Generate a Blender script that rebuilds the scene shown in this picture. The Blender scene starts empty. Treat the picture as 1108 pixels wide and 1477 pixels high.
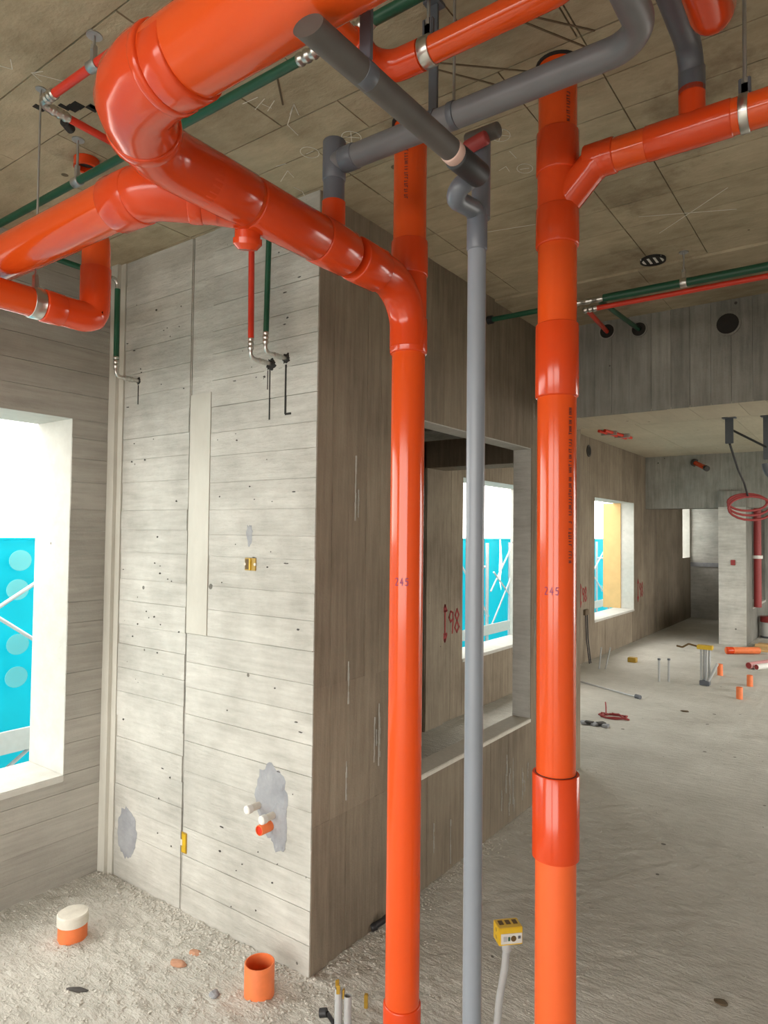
import bpy, bmesh, math, random
from mathutils import Vector, Matrix, noise
random.seed(7)
S = bpy.context.scene
C = S.collection
R = math.radians

# ------------------------------------------------------------------ camera
YAW, PITCH, ROLL, FPX = 0.6272, 0.0323, -0.0111, 975.14
HC = 1.6
cam_d = bpy.data.cameras.new('camera')
cam_d.sensor_fit = 'HORIZONTAL'; cam_d.sensor_width = 36.0
cam_d.lens = 36.0 * FPX / 1108.0
cam_d.clip_start = 0.02; cam_d.clip_end = 400
cam = bpy.data.objects.new('camera', cam_d); C.objects.link(cam)
right = Vector((math.cos(YAW), math.sin(YAW), 0))
fwd0 = Vector((-math.sin(YAW), math.cos(YAW), 0))
fwd = fwd0 * math.cos(PITCH) + Vector((0, 0, 1)) * math.sin(PITCH)
up0 = -fwd0 * math.sin(PITCH) + Vector((0, 0, 1)) * math.cos(PITCH)
rx = right * math.cos(ROLL) - up0 * math.sin(ROLL)
ux = right * math.sin(ROLL) + up0 * math.cos(ROLL)
M = Matrix((rx, ux, -fwd)).transposed().to_4x4()
M.translation = Vector((0, 0, HC))
cam.matrix_world = M
S.camera = cam

# ------------------------------------------------------------------ world: bright overcast sky
W = bpy.data.worlds.new('World'); S.world = W; W.use_nodes = True
bg = W.node_tree.nodes['Background']
bg.inputs[0].default_value = (1.0, 0.962, 0.895, 1); bg.inputs[1].default_value = 6.0
S.view_settings.view_transform = 'Standard'; S.view_settings.look = 'None'
S.view_settings.exposure = 0.15; S.view_settings.gamma = 1.0
S.view_settings.use_curve_mapping = False

def portal(loc, sx, sy, direction):
    l = bpy.data.lights.new('portal', 'AREA'); l.shape = 'RECTANGLE'; l.size = sx; l.size_y = sy
    l.cycles.is_portal = True
    o = bpy.data.objects.new('window_portal', l); C.objects.link(o)
    o.location = loc; o.rotation_euler = Vector(direction).to_track_quat('-Z', 'Y').to_euler()

# ------------------------------------------------------------------ measures of the shell
XE, YF, XC, H = -2.979, 1.861, -1.658, 2.881
YE = 4.627
O1, O2, OZ1, OZ2 = 2.346, 3.792, 0.514, 2.122
WZ1, WZ2 = 0.493, 2.114
YB, YB2, ZB = 3.961, 4.40, 2.312
TW = 0.31
XR = 2.6
YR = -2.6
YK = 14.6

# ------------------------------------------------------------------ helpers
def newmat(name):
    m = bpy.data.materials.new(name); m.use_nodes = True
    nt = m.node_tree
    return m, nt, nt.nodes['Principled BSDF']

def plain(name, col, rough=0.5, metal=0.0, var=0.0, scale=30, bump=0.0, spec=0.5, coat=0):
    m, nt, b = newmat(name)
    b.inputs['Roughness'].default_value = rough; b.inputs['Metallic'].default_value = metal
    b.inputs['Specular IOR Level'].default_value = spec
    b.inputs['Coat Weight'].default_value = coat
    n = nt.nodes.new('ShaderNodeTexNoise'); n.inputs['Scale'].default_value = scale; n.inputs['Detail'].default_value = 4
    g = nt.nodes.new('ShaderNodeNewGeometry'); nt.links.new(g.outputs['Position'], n.inputs['Vector'])
    r = nt.nodes.new('ShaderNodeMix'); r.data_type = 'RGBA'
    r.inputs[6].default_value = (*[c * (1 - var) for c in col], 1)
    r.inputs[7].default_value = (*[min(1, c * (1 + var)) for c in col], 1)
    nt.links.new(n.outputs['Fac'], r.inputs[0]); nt.links.new(r.outputs[2], b.inputs['Base Color'])
    if bump:
        bp = nt.nodes.new('ShaderNodeBump'); bp.inputs['Strength'].default_value = bump; bp.inputs['Distance'].default_value = 0.004
        nt.links.new(n.outputs['Fac'], bp.inputs['Height']); nt.links.new(bp.outputs[0], b.inputs['Normal'])
    return m

def concrete(name, c1, c2, stretch=(1, 1, 1), pits=True, bump=0.35, grain=1.0, tone=0.10, big=1.3, pitscale=9.0, stain=None, bdist=0.006):
    """cast concrete: blotches, board grain stretched along one axis, blow holes, tone per formwork board"""
    m, nt, b = newmat(name)
    N = nt.nodes.new; L = nt.links.new
    b.inputs['Roughness'].default_value = 0.88; b.inputs['Specular IOR Level'].default_value = 0.25
    g = N('ShaderNodeNewGeometry')
    n1 = N('ShaderNodeTexNoise'); n1.inputs['Scale'].default_value = big; n1.inputs['Detail'].default_value = 6; n1.inputs['Roughness'].default_value = 0.62
    L(g.outputs['Position'], n1.inputs['Vector'])
    mp = N('ShaderNodeMapping'); mp.inputs['Scale'].default_value = stretch; L(g.outputs['Position'], mp.inputs['Vector'])
    n2 = N('ShaderNodeTexNoise'); n2.inputs['Scale'].default_value = 14; n2.inputs['Detail'].default_value = 6; n2.inputs['Roughness'].default_value = 0.65
    L(mp.outputs[0], n2.inputs['Vector'])
    add = N('ShaderNodeMath'); add.operation = 'MULTIPLY_ADD'; add.inputs[1].default_value = 0.55 * grain
    L(n2.outputs['Fac'], add.inputs[0]); L(n1.outputs['Fac'], add.inputs[2])
    ramp = N('ShaderNodeMapRange'); ramp.inputs[1].default_value = 0.42 + 0.12 * grain; ramp.inputs[2].default_value = 0.72 + 0.42 * grain
    L(add.outputs[0], ramp.inputs[0])
    mix = N('ShaderNodeMix'); mix.data_type = 'RGBA'; mix.inputs[6].default_value = (*c1, 1); mix.inputs[7].default_value = (*c2, 1)
    L(ramp.outputs[0], mix.inputs[0])
    oi = N('ShaderNodeObjectInfo'); mr = N('ShaderNodeMapRange'); mr.inputs[3].default_value = 1 - tone; mr.inputs[4].default_value = 1 + tone
    L(oi.outputs['Random'], mr.inputs[0])
    hs = N('ShaderNodeHueSaturation'); L(mix.outputs[2], hs.inputs['Color']); L(mr.outputs[0], hs.inputs['Value'])
    col = hs.outputs['Color']
    if stain:
        ns = N('ShaderNodeTexNoise'); ns.inputs['Scale'].default_value = 2.1; ns.inputs['Detail'].default_value = 8; ns.inputs['Roughness'].default_value = 0.7
        mp2 = N('ShaderNodeMapping'); mp2.inputs['Location'].default_value = (3.1, 8.2, 1.7); L(g.outputs['Position'], mp2.inputs[0]); L(mp2.outputs[0], ns.inputs['Vector'])
        r2 = N('ShaderNodeMapRange'); r2.inputs[1].default_value = 0.58; r2.inputs[2].default_value = 0.76; L(ns.outputs['Fac'], r2.inputs[0])
        mx = N('ShaderNodeMix'); mx.data_type = 'RGBA'; mx.inputs[7].default_value = (*stain, 1); L(r2.outputs[0], mx.inputs[0]); L(col, mx.inputs[6])
        col = mx.outputs[2]
    n3 = N('ShaderNodeTexNoise'); n3.inputs['Scale'].default_value = 90; n3.inputs['Detail'].default_value = 3; L(g.outputs['Position'], n3.inputs['Vector'])
    hsum = N('ShaderNodeMath'); hsum.operation = 'MULTIPLY_ADD'; hsum.inputs[1].default_value = 0.35
    L(n3.outputs['Fac'], hsum.inputs[0]); L(n2.outputs['Fac'], hsum.inputs[2])
    height = hsum.outputs[0]
    if pits:
        v = N('ShaderNodeTexVoronoi'); v.inputs['Scale'].default_value = pitscale; L(g.outputs['Position'], v.inputs['Vector'])
        nz = N('ShaderNodeTexNoise'); nz.inputs['Scale'].default_value = 3.0; L(g.outputs['Position'], nz.inputs['Vector'])
        # only some cells hold a blow hole, of uneven size
        rs = N('ShaderNodeMapRange'); rs.inputs[1].default_value = 0.40; rs.inputs[2].default_value = 0.75; rs.inputs[3].default_value = 0.0; rs.inputs[4].default_value = 0.17
        L(nz.outputs['Fac'], rs.inputs[0])
        sep = N('ShaderNodeSeparateColor'); L(v.outputs['Color'], sep.inputs[0])
        mu = N('ShaderNodeMath'); mu.operation = 'MULTIPLY'; L(rs.outputs[0], mu.inputs[0]); L(sep.outputs[0], mu.inputs[1])
        lt = N('ShaderNodeMath'); lt.operation = 'LESS_THAN'; L(v.outputs['Distance'], lt.inputs[0]); L(mu.outputs[0], lt.inputs[1])
        px = N('ShaderNodeMix'); px.data_type = 'RGBA'; px.inputs[7].default_value = (c1[0] * .25, c1[1] * .24, c1[2] * .22, 1)
        sc = N('ShaderNodeMath'); sc.operation = 'MULTIPLY'; sc.inputs[1].default_value = 0.8; L(lt.outputs[0], sc.inputs[0])
        L(sc.outputs[0], px.inputs[0]); L(col, px.inputs[6]); col = px.outputs[2]
        hb = N('ShaderNodeMath'); hb.operation = 'SUBTRACT'; L(height, hb.inputs[0]); L(lt.outputs[0], hb.inputs[1]); height = hb.outputs[0]
    L(col, b.inputs['Base Color'])
    bp = N('ShaderNodeBump'); bp.inputs['Strength'].default_value = bump; bp.inputs['Distance'].default_value = bdist
    L(height, bp.inputs['Height']); L(bp.outputs[0], b.inputs['Normal'])
    return m

MAT = {}
MAT['front'] = concrete('board_marked_concrete_pale', (0.37, 0.36, 0.325), (0.70, 0.69, 0.64), (0.35, 1, 2.6), tone=0.04, grain=1.3, bump=0.9, big=3.2)
MAT['front_smooth'] = concrete('smooth_concrete_pale', (0.50, 0.485, 0.43), (0.68, 0.665, 0.60), (1, 1, .3), pits=False, tone=0.02, bump=0.15)
MAT['left'] = concrete('board_marked_concrete_window_wall', (0.28, 0.265, 0.235), (0.52, 0.50, 0.45), (1, 0.22, 3.2), tone=0.06, grain=1.2, bump=0.6)
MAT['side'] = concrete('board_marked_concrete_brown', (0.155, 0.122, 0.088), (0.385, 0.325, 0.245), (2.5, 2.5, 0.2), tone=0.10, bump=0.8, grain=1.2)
MAT['beam'] = concrete('board_marked_concrete_grey', (0.13, 0.13, 0.115), (0.40, 0.39, 0.35), (2.5, 2.5, 0.2), tone=0.10, bump=0.6, grain=1.2)
MAT['ceil'] = concrete('ceiling_concrete_ochre', (0.30, 0.25, 0.165), (0.62, 0.535, 0.385), (0.5, 1.4, 1), tone=0.06, pitscale=6, bump=0.8, grain=1.2, big=2.2, stain=(0.17, 0.125, 0.08))
MAT['soffit'] = concrete('soffit_concrete_cream', (0.46, 0.41, 0.31), (0.60, 0.54, 0.42), (2, .4, 1), tone=0.05, bump=0.3)
MAT['joint'] = concrete('joint_concrete', (0.20, 0.19, 0.17), (0.30, 0.28, 0.25), tone=0.0, pits=False)
MAT['reveal'] = concrete('reveal_concrete_white', (0.46, 0.45, 0.41), (0.66, 0.645, 0.60), (1, 1, 1), tone=0.03)
MAT['patch'] = concrete('fresh_mortar_grey', (0.25, 0.26, 0.28), (0.42, 0.43, 0.45), (1, 1, 1), tone=0.0, pits=False, big=9, bump=0.7)
MAT['floor'] = concrete('floor_concrete', (0.48, 0.465, 0.415), (0.72, 0.705, 0.65), (0.6, 2.2, 1), tone=0.0, pitscale=6, bump=1.0, big=1.6, grain=1.1, bdist=0.016, stain=(0.42, 0.40, 0.355))
MAT['crumb'] = concrete('mortar_crumbs', (0.50, 0.48, 0.43), (0.70, 0.68, 0.62), tone=0.0, pits=False)
MAT['orange'] = plain('orange_pvc', (0.73, 0.084, 0.012), 0.13, var=0.05, scale=6, spec=0.5)
MAT['orange_fit'] = plain('orange_pvc_fitting', (0.67, 0.060, 0.010), 0.16, var=0.04, scale=6)
MAT['orange_dusty'] = plain('orange_pvc_dusty', (0.80, 0.20, 0.06), 0.6, var=0.18, scale=25)
MAT['orange_low'] = plain('orange_pvc_scuffed', (0.80, 0.125, 0.026), 0.42, var=0.06, scale=12)
MAT['orange_in'] = plain('orange_pvc_inside', (0.55, 0.07, 0.02), 0.5, var=0.1)
MAT['grey'] = plain('grey_pvc', (0.215, 0.235, 0.27), 0.32, var=0.06, scale=8)
MAT['grey_fit'] = plain('grey_pvc_fitting', (0.12, 0.13, 0.155), 0.35, var=0.06, scale=8)
MAT['grey_dusty'] = plain('dusty_grey_pvc', (0.155, 0.155, 0.165), 0.38, var=0.15, scale=14)
MAT['grey_dark'] = plain('dusty_dark_grey_pvc', (0.09, 0.083, 0.076), 0.55, var=0.25, scale=20)
MAT['strap'] = plain('dark_grey_strap', (0.10, 0.11, 0.13), 0.4, var=0.1)
MAT['black'] = plain('black_rubber', (0.02, 0.02, 0.022), 0.5, var=0.2)
MAT['green'] = plain('green_coated_pipe', (0.012, 0.085, 0.045), 0.35, var=0.1)
MAT['red'] = plain('red_coated_pipe', (0.72, 0.045, 0.02), 0.35, var=0.08)
MAT['darkred'] = plain('dark_red_hose', (0.30, 0.035, 0.035), 0.5, var=0.15)
MAT['steel'] = plain('stainless_steel', (0.62, 0.61, 0.58), 0.28, metal=1.0, var=0.05)
MAT['galv'] = plain('galvanised_steel', (0.50, 0.51, 0.52), 0.42, metal=0.9, var=0.1)
MAT['pinktape'] = plain('pale_pink_band', (0.62, 0.42, 0.36), 0.6, var=0.1)
MAT['yellow'] = plain('yellow_box_plastic', (0.62, 0.40, 0.02), 0.45, var=0.12, scale=40)
MAT['yellow_dirty'] = plain('brass_yellow_box', (0.42, 0.26, 0.03), 0.4, var=0.25, scale=50)
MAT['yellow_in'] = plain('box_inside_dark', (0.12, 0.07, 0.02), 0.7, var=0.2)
MAT['sticker'] = plain('white_sticker', (0.60, 0.60, 0.56), 0.6, var=0.1)
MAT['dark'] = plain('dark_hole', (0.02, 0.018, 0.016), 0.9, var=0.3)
MAT['conduit'] = plain('grey_conduit', (0.40, 0.41, 0.41), 0.45, var=0.12, scale=30)
MAT['white'] = plain('white_plastic', (0.75, 0.74, 0.70), 0.5, var=0.06)
MAT['cream'] = plain('dusty_cap', (0.68, 0.65, 0.57), 0.8, var=0.12, scale=40, bump=0.4)
MAT['chalk'] = plain('white_chalk', (0.72, 0.70, 0.62), 0.9, var=0.15, scale=200)
MAT['redpaint'] = plain('red_spray_paint', (0.30, 0.03, 0.03), 0.8, var=0.3, scale=80)
MAT['ink'] = plain('dark_ink', (0.05, 0.008, 0.012), 0.6, var=0.2)
MAT['purpleink'] = plain('purple_marker', (0.22, 0.02, 0.12), 0.6, var=0.2)
MAT['wood'] = plain('plywood', (0.55, 0.36, 0.16), 0.7, var=0.18, scale=10)
MAT['wood_pale'] = plain('plywood_pale', (0.62, 0.40, 0.17), 0.8, var=0.15, scale=8)
MAT['pink'] = plain('pink_wrapped_pipe', (0.62, 0.30, 0.30), 0.4, var=0.12)
MAT['bottle'] = plain('bucket_white', (0.62, 0.63, 0.62), 0.5, var=0.08)
MAT['tube'] = plain('scaffold_tube', (0.55, 0.56, 0.58), 0.45, metal=0.5, var=0.1)
MAT['plank'] = plain('scaffold_plank', (0.62, 0.63, 0.62), 0.6, var=0.1)
MAT['ground'] = plain('site_ground', (0.24, 0.23, 0.21), 0.9, var=0.2, scale=0.3)
MAT['chip'] = plain('brown_chip', (0.12, 0.085, 0.05), 0.8, var=0.3)
MAT['brick'] = plain('brick_chip', (0.50, 0.27, 0.17), 0.85, var=0.25)
MAT['mdark'] = plain('dark_scrap', (0.06, 0.055, 0.05), 0.8, var=0.3)

def net_material(name, col):
    m, nt, b = newmat(name)
    b.inputs['Base Color'].default_value = (*col, 1); b.inputs['Roughness'].default_value = 0.7
    tr = nt.nodes.new('ShaderNodeBsdfTranslucent'); tr.inputs[0].default_value = (*col, 1)
    n = nt.nodes.new('ShaderNodeTexNoise'); n.inputs['Scale'].default_value = 2.5
    g = nt.nodes.new('ShaderNodeNewGeometry'); nt.links.new(g.outputs['Position'], n.inputs['Vector'])
    mr = nt.nodes.new('ShaderNodeMapRange'); mr.inputs[3].default_value = 0.3; mr.inputs[4].default_value = 0.6
    nt.links.new(n.outputs['Fac'], mr.inputs[0])
    mx = nt.nodes.new('ShaderNodeMixShader'); nt.links.new(mr.outputs[0], mx.inputs[0])
    nt.links.new(b.outputs[0], mx.inputs[1]); nt.links.new(tr.outputs[0], mx.inputs[2])
    nt.links.new(mx.outputs[0], nt.nodes['Material Output'].inputs['Surface'])
    return m
MAT['net'] = net_material('teal_safety_net', (0.0, 0.52, 0.62))
MAT['netvent'] = net_material('pale_teal_vent', (0.22, 0.70, 0.74))

# ---- object helpers
def link(name, me, mat=None, parent=None, loc=None):
    o = bpy.data.objects.new(name, me); C.objects.link(o)
    if mat: 
        if not me.materials: me.materials.append(MAT[mat])
    if parent: o.parent = parent
    if loc is not None: o.location = loc
    return o

def tag(o, label, cat=None, group=None, kind=None):
    o['label'] = label
    if cat: o['category'] = cat
    if group: o['group'] = group
    if kind: o['kind'] = kind
    return o

def thing(name, label, cat, loc=(0, 0, 0), group=None):
    o = bpy.data.objects.new(name, None); C.objects.link(o); o.location = loc; o.empty_display_size = 0.05
    tag(o, label, cat, group)
    o['_o'] = 0; del o['_o']
    return o

def world_child(o, parent):
    """parent keeping world coordinates of mesh data given in world space"""
    o.parent = parent
    if parent is not None:
        o.matrix_parent_inverse = Matrix.Translation(parent.location).inverted() if parent.type == 'EMPTY' or parent.parent is None else Matrix()
    return o

def mesh_from(bm, name, smooth=False):
    me = bpy.data.meshes.new(name); bm.to_mesh(me); bm.free()
    if smooth:
        for p in me.polygons: p.use_smooth = True
    return me

def add(name, bm, mat, parent=None, smooth=False, auto=None):
    me = mesh_from(bm, name, smooth)
    if auto and smooth:
        me.set_sharp_from_angle(angle=R(auto))
    me.materials.append(MAT[mat])
    o = bpy.data.objects.new(name, me); C.objects.link(o)
    if parent is not None: world_child(o, parent)
    return o

def bm_box(bm, x0, x1, y0, y1, z0, z1):
    vs = [bm.verts.new(v) for v in ((x0,y0,z0),(x1,y0,z0),(x1,y1,z0),(x0,y1,z0),(x0,y0,z1),(x1,y0,z1),(x1,y1,z1),(x0,y1,z1))]
    for f in ((3,2,1,0),(4,5,6,7),(0,1,5,4),(1,2,6,5),(2,3,7,6),(3,0,4,7)): bm.faces.new([vs[i] for i in f])
    return vs

def box(name, x0, x1, y0, y1, z0, z1, mat, parent=None, bevel=0.0):
    bm = bmesh.new(); bm_box(bm, x0, x1, y0, y1, z0, z1)
    if bevel: bmesh.ops.bevel(bm, geom=bm.edges[:], offset=bevel, segments=2, affect='EDGES')
    return add(name, bm, mat, parent)

def fillet(pts, rads, n=8):
    pts = [Vector(p) for p in pts]
    if not isinstance(rads, (list, tuple)): rads = [rads] * (len(pts) - 2)
    out = [pts[0]]
    for i in range(1, len(pts) - 1):
        a, b, c = pts[i-1], pts[i], pts[i+1]
        u = (a - b).normalized(); v = (c - b).normalized()
        ang = u.angle(v); r = rads[i-1]
        if r <= 0 or ang > math.pi - 0.02: out.append(b); continue
        t = min(r / math.tan(ang / 2), (a-b).length * .98, (c-b).length * .98); r = t * math.tan(ang / 2)
        ctr = b + (u + v).normalized() * (r / math.sin(ang / 2))
        p0 = b + u * t; p1 = b + v * t
        d0 = p0 - ctr; d1 = p1 - ctr; tot = d0.angle(d1); ax = d0.cross(d1).normalized()
        for k in range(n + 1): out.append(ctr + Matrix.Rotation(tot * k / n, 3, ax) @ d0)
    out.append(pts[-1])
    return out

def bm_sweep(bm, pts, rad, seg=24, cap=True):
    """rad: number or one per point"""
    pts = [Vector(p) for p in pts]
    if not isinstance(rad, (list, tuple)): rad = [rad] * len(pts)
    tang = []
    for i in range(len(pts)):
        a = pts[max(i-1, 0)]; b = pts[min(i+1, len(pts)-1)]
        t0 = (pts[i]-a); t1 = (b-pts[i])
        t = (t0.normalized() if t0.length > 1e-7 else Vector()) + (t1.normalized() if t1.length > 1e-7 else Vector())
        tang.append(t.normalized())
    ref = Vector((0, 0, 1)) if abs(tang[0].z) < .9 else Vector((1, 0, 0))
    n = tang[0].cross(ref).normalized(); rings = []
    for i, p in enumerate(pts):
        if i:
            ax = tang[i-1].cross(tang[i])
            if ax.length > 1e-6: n = Matrix.Rotation(tang[i-1].angle(tang[i]), 3, ax.normalized()) @ n
        n = (n - tang[i] * n.dot(tang[i])).normalized(); bb = tang[i].cross(n)
        rings.append([bm.verts.new(p + (n*math.cos(2*math.pi*k/seg) + bb*math.sin(2*math.pi*k/seg)) * rad[i]) for k in range(seg)])
    for a, b in zip(rings, rings[1:]):
        for k in range(seg): bm.faces.new((a[k], a[(k+1) % seg], b[(k+1) % seg], b[k]))
    if cap:
        bm.faces.new(rings[0][::-1]); bm.faces.new(rings[-1])
    return rings

def tube(name, pts, rad, mat, parent=None, seg=24, cap=True):
    bm = bmesh.new(); bm_sweep(bm, pts, rad, seg, cap)
    bmesh.ops.recalc_face_normals(bm, faces=bm.faces[:])
    return add(name, bm, mat, parent, True, 40)

def sleeve(name, a, b, r, mat, parent, lip=0.004, seg=28):
    """socket collar with rounded ends"""
    a, b = Vector(a), Vector(b); t = (b-a).normalized(); e = min(lip, (b-a).length*.3)
    return tube(name, [a, a + t*e*.4, a + t*e, b - t*e, b - t*e*.4, b], [r-e, r-e*.3, r, r, r-e*.3, r-e], mat, parent, seg)

def open_tube(name, a, b, r, wall, mat, parent=None, seg=28):
    """pipe with a bore open at b"""
    a, b = Vector(a), Vector(b); t = (b-a).normalized()
    bm = bmesh.new()
    bm_sweep(bm, [a, b - t*.001, b, b, b - t*.0, a + t*.004], [r, r, r-.0008, r-wall, r-wall, r-wall], seg, True) if False else None
    ref = Vector((0,0,1)) if abs(t.z) < .9 else Vector((1,0,0)); n = t.cross(ref).normalized(); q = t.cross(n)
    prof = [(a, r), (b - t*.0015, r), (b, r-.0012), (b, r-wall), (a + t*.01, r-wall)]
    rings = [[bm.verts.new(p + (n*math.cos(2*math.pi*k/seg)+q*math.sin(2*math.pi*k/seg))*rr) for k in range(seg)] for p, rr in prof]
    for A, B in zip(rings, rings[1:]):
        for k in range(seg): bm.faces.new((A[k], A[(k+1)%seg], B[(k+1)%seg], B[k]))
    bm.faces.new(rings[-1]); bm.faces.new(rings[0][::-1])
    bmesh.ops.recalc_face_normals(bm, faces=bm.faces[:])
    return add(name, bm, mat, parent, True, 40)

_unit = None
def unit_cube(mat):
    key = 'formwork_board_' + mat
    if key in bpy.data.meshes: return bpy.data.meshes[key]
    bm = bmesh.new(); bm_box(bm, -.5, .5, -.5, .5, -.5, .5)
    me = bpy.data.meshes.new(key); bm.to_mesh(me); bm.free(); me.materials.append(MAT[mat]); return me

def board(parent, x0, x1, y0, y1, z0, z1, mat, name='board_panel'):
    o = bpy.data.objects.new(name, unit_cube(mat)); C.objects.link(o)
    o.location = ((x0+x1)/2, (y0+y1)/2, (z0+z1)/2); o.scale = (x1-x0, y1-y0, z1-z0)
    world_child(o, parent)
    return o

def split(lo, hi, w, jit=0.0, rng=random):
    n = max(1, round((hi-lo)/w)); e = [lo + (hi-lo)*k/n for k in range(n+1)]
    for k in range(1, n): e[k] += rng.uniform(-jit, jit)
    return e

def board_wall(parent, plane, face, out, u0, u1, v0, v1, width, run, mat, holes=(), depth=0.010, gap=0.0022, length=None, ragged=0):
    """formwork board imprints on a wall. plane 'x': wall at x=face, u=y, v=z; 'y': u=x, v=z; 'z': u=x, v=y.
    run 'u' boards lie along u, 'v' along v. out = sign of the outward normal."""
    if run == 'u': bands = split(v0, v1, width, width*.12)
    else: bands = split(u0, u1, width, width*.12)
    hs = list(holes)
    cuts = sorted(set(bands + [h[k] for h in hs for k in ((2, 3) if run == 'u' else (0, 1)) if (v0 if run == 'u' else u0) < h[k] < (v1 if run == 'u' else u1)]))
    # drop band edges hugging a hole edge
    he = [h[k] for h in hs for k in ((2, 3) if run == 'u' else (0, 1))]
    cuts = [c for c in cuts if c in he or all(abs(c-e) > width*.35 for e in he) or c in (bands[0], bands[-1])]
    for a, b in zip(cuts, cuts[1:]):
        mid = (a+b)/2
        lo, hi = (u0, u1) if run == 'u' else (v0, v1)
        segs = [(lo, hi)]
        for h in hs:
            ha, hb = (h[2], h[3]) if run == 'u' else (h[0], h[1])
            la, lb = (h[0], h[1]) if run == 'u' else (h[2], h[3])
            if ha <= mid <= hb:
                ns = []
                for s, t in segs:
                    if la > s: ns.append((s, min(t, la)))
                    if lb < t: ns.append((max(s, lb), t))
                segs = [q for q in ns if q[1]-q[0] > .01]
        for s, t in segs:
            pcs = [(s, t)]
            if length and t-s > length*1.4:
                off = random.uniform(.3, 1)*length; e = [s]
                x = s+off
                while x < t-.15: e.append(x); x += length
                e.append(t); pcs = list(zip(e, e[1:]))
            for s2, t2 in pcs:
                d = random.uniform(-.0012, .0016)
                g = gap*random.uniform(.3, 1.1)/2
                if ragged: s2, t2 = s2+random.uniform(0, ragged)*(s2 > lo or run == 'u'), t2-random.uniform(0, ragged)
                f0, f1 = sorted((face - out*depth, face + out*d))
                uu, vv = ((s2+g*(s2 > lo), t2-g*(t2 < hi)), (a+g, b-g)) if run == 'u' else ((a+g, b-g), (s2+g*(s2 > lo), t2-g*(t2 < hi)))
                if plane == 'x': board(parent, f0, f1, *uu, *vv, mat)
                elif plane == 'y': board(parent, *uu, f0, f1, *vv, mat)
                else: board(parent, *uu, *vv, f0, f1, mat)

def wall_boxes(name, plane, f0, f1, u0, u1, v0, v1, holes, mat, label):
    """solid wall with rectangular openings, one mesh"""
    us = sorted(set([u0, u1] + [h[k] for h in holes for k in (0, 1) if u0 < h[k] < u1]))
    vs = sorted(set([v0, v1] + [h[k] for h in holes for k in (2, 3) if v0 < h[k] < v1]))
    bm = bmesh.new()
    for a, b in zip(us, us[1:]):
        for c, d in zip(vs, vs[1:]):
            mu, mv = (a+b)/2, (c+d)/2
            if any(h[0] < mu < h[1] and h[2] < mv < h[3] for h in holes): continue
            if plane == 'x': bm_box(bm, f0, f1, a, b, c, d)
            elif plane == 'y': bm_box(bm, a, b, f0, f1, c, d)
            else: bm_box(bm, a, b, c, d, f0, f1)
    bmesh.ops.remove_doubles(bm, verts=bm.verts[:], dist=1e-5)
    seen = {}
    for f in bm.faces[:]:
        k = tuple(sorted(v.index for v in f.verts)) if False else frozenset(f.verts)
        seen.setdefault(k, []).append(f)
    dead = [f for fs in seen.values() if len(fs) > 1 for f in fs]
    bmesh.ops.delete(bm, geom=dead, context='FACES_ONLY')
    o = add(name, bm, mat); tag(o, label, kind='structure'); return o

# ================================================================== SHELL
# ---- floor: fine grid near the camera, coarse elsewhere
def axis(lo, fine0, fine1, hi, fs, cs):
    a = []; x = lo
    while x < fine0 - cs*.5: a.append(x); x += cs
    x = fine0
    while x < fine1 - fs*.5: a.append(x); x += fs
    x = fine1
    while x < hi - cs*.5: a.append(x); x += cs
    return a + [hi]
def rough_at(x, y):
    """1 where the floor is covered with mortar droppings, 0 where it is trowelled"""
    d = min(1, max(0, (-0.85 - x) / 0.45)) * min(1, max(0, (2.6 - y) / 0.5))
    return d
def floor_h(x, y):
    h = 0.004 * noise.noise((x*2.2, y*2.2, 0)) + 0.0045 * noise.noise(((x+y)*5, (y-x)*16, 3)) + .0042 * noise.noise((x*32, y*32, 9)) * max(0, .5+noise.noise((x*1.3, y*1.3, 4)))
    r = rough_at(x, y)
    if r > 0: h += r * (0.006 * noise.noise((x*19, y*19, 7)) + 0.008 * max(0, noise.noise((x*43, y*43, 1))) + .005*max(0, noise.noise((x*70, y*70, 5))))
    return h
fxs = axis(XE-.2, -2.98, .45, XR+.1, .011, .3); fys = axis(YR-.1, 1.05, 4.4, 16.5, .011, .3)
verts = [(x, y, floor_h(x, y)) for y in fys for x in fxs]; nx = len(fxs)
faces = [(j*nx+i, j*nx+i+1, (j+1)*nx+i+1, (j+1)*nx+i) for j in range(len(fys)-1) for i in range(nx-1)]
me = bpy.data.meshes.new('floor'); me.from_pydata(verts, [], faces)
for p in me.polygons: p.use_smooth = True
me.materials.append(MAT['floor'])
floor = link('floor', me); tag(floor, 'rough grey concrete slab floor dusted with mortar', kind='structure')

# ---- ceiling with plank and ply imprints
ceiling = box('ceiling', XE-TW, XR+.2, YR-.2, 16.5, H+.009, H+.25, 'ceil'); tag(ceiling, 'ochre board-marked concrete slab ceiling with chalk marks', kind='structure')
STEP = 3.292
rows = [YR, -.2, .35, .73, .92, 1.11, 1.30, 1.50, 1.66, 1.85, 2.02, 2.22, 2.42, 2.62, 2.83, 3.05, STEP]
for i, (a, b) in enumerate(zip(rows, rows[1:])):
    if b < .3: xs = [XE, XR]
    else:
        off = [0, .45][i % 2] if a < 1.8 else 0
        xs = [XE, -2.4 + off*.6, -1.5 + off*.5, -.83 + off*.5, -.595 if a > 1.4 else -.2, .3, XR]
        xs = sorted(set(round(x, 3) for x in xs))
    for x0, x1 in zip(xs, xs[1:]):
        g = .0021
        board(ceiling, x0+g, x1-g, a+g, b-g, H-random.uniform(-.001, .0012), H+.02, 'ceil', 'ceiling_panel')
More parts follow.
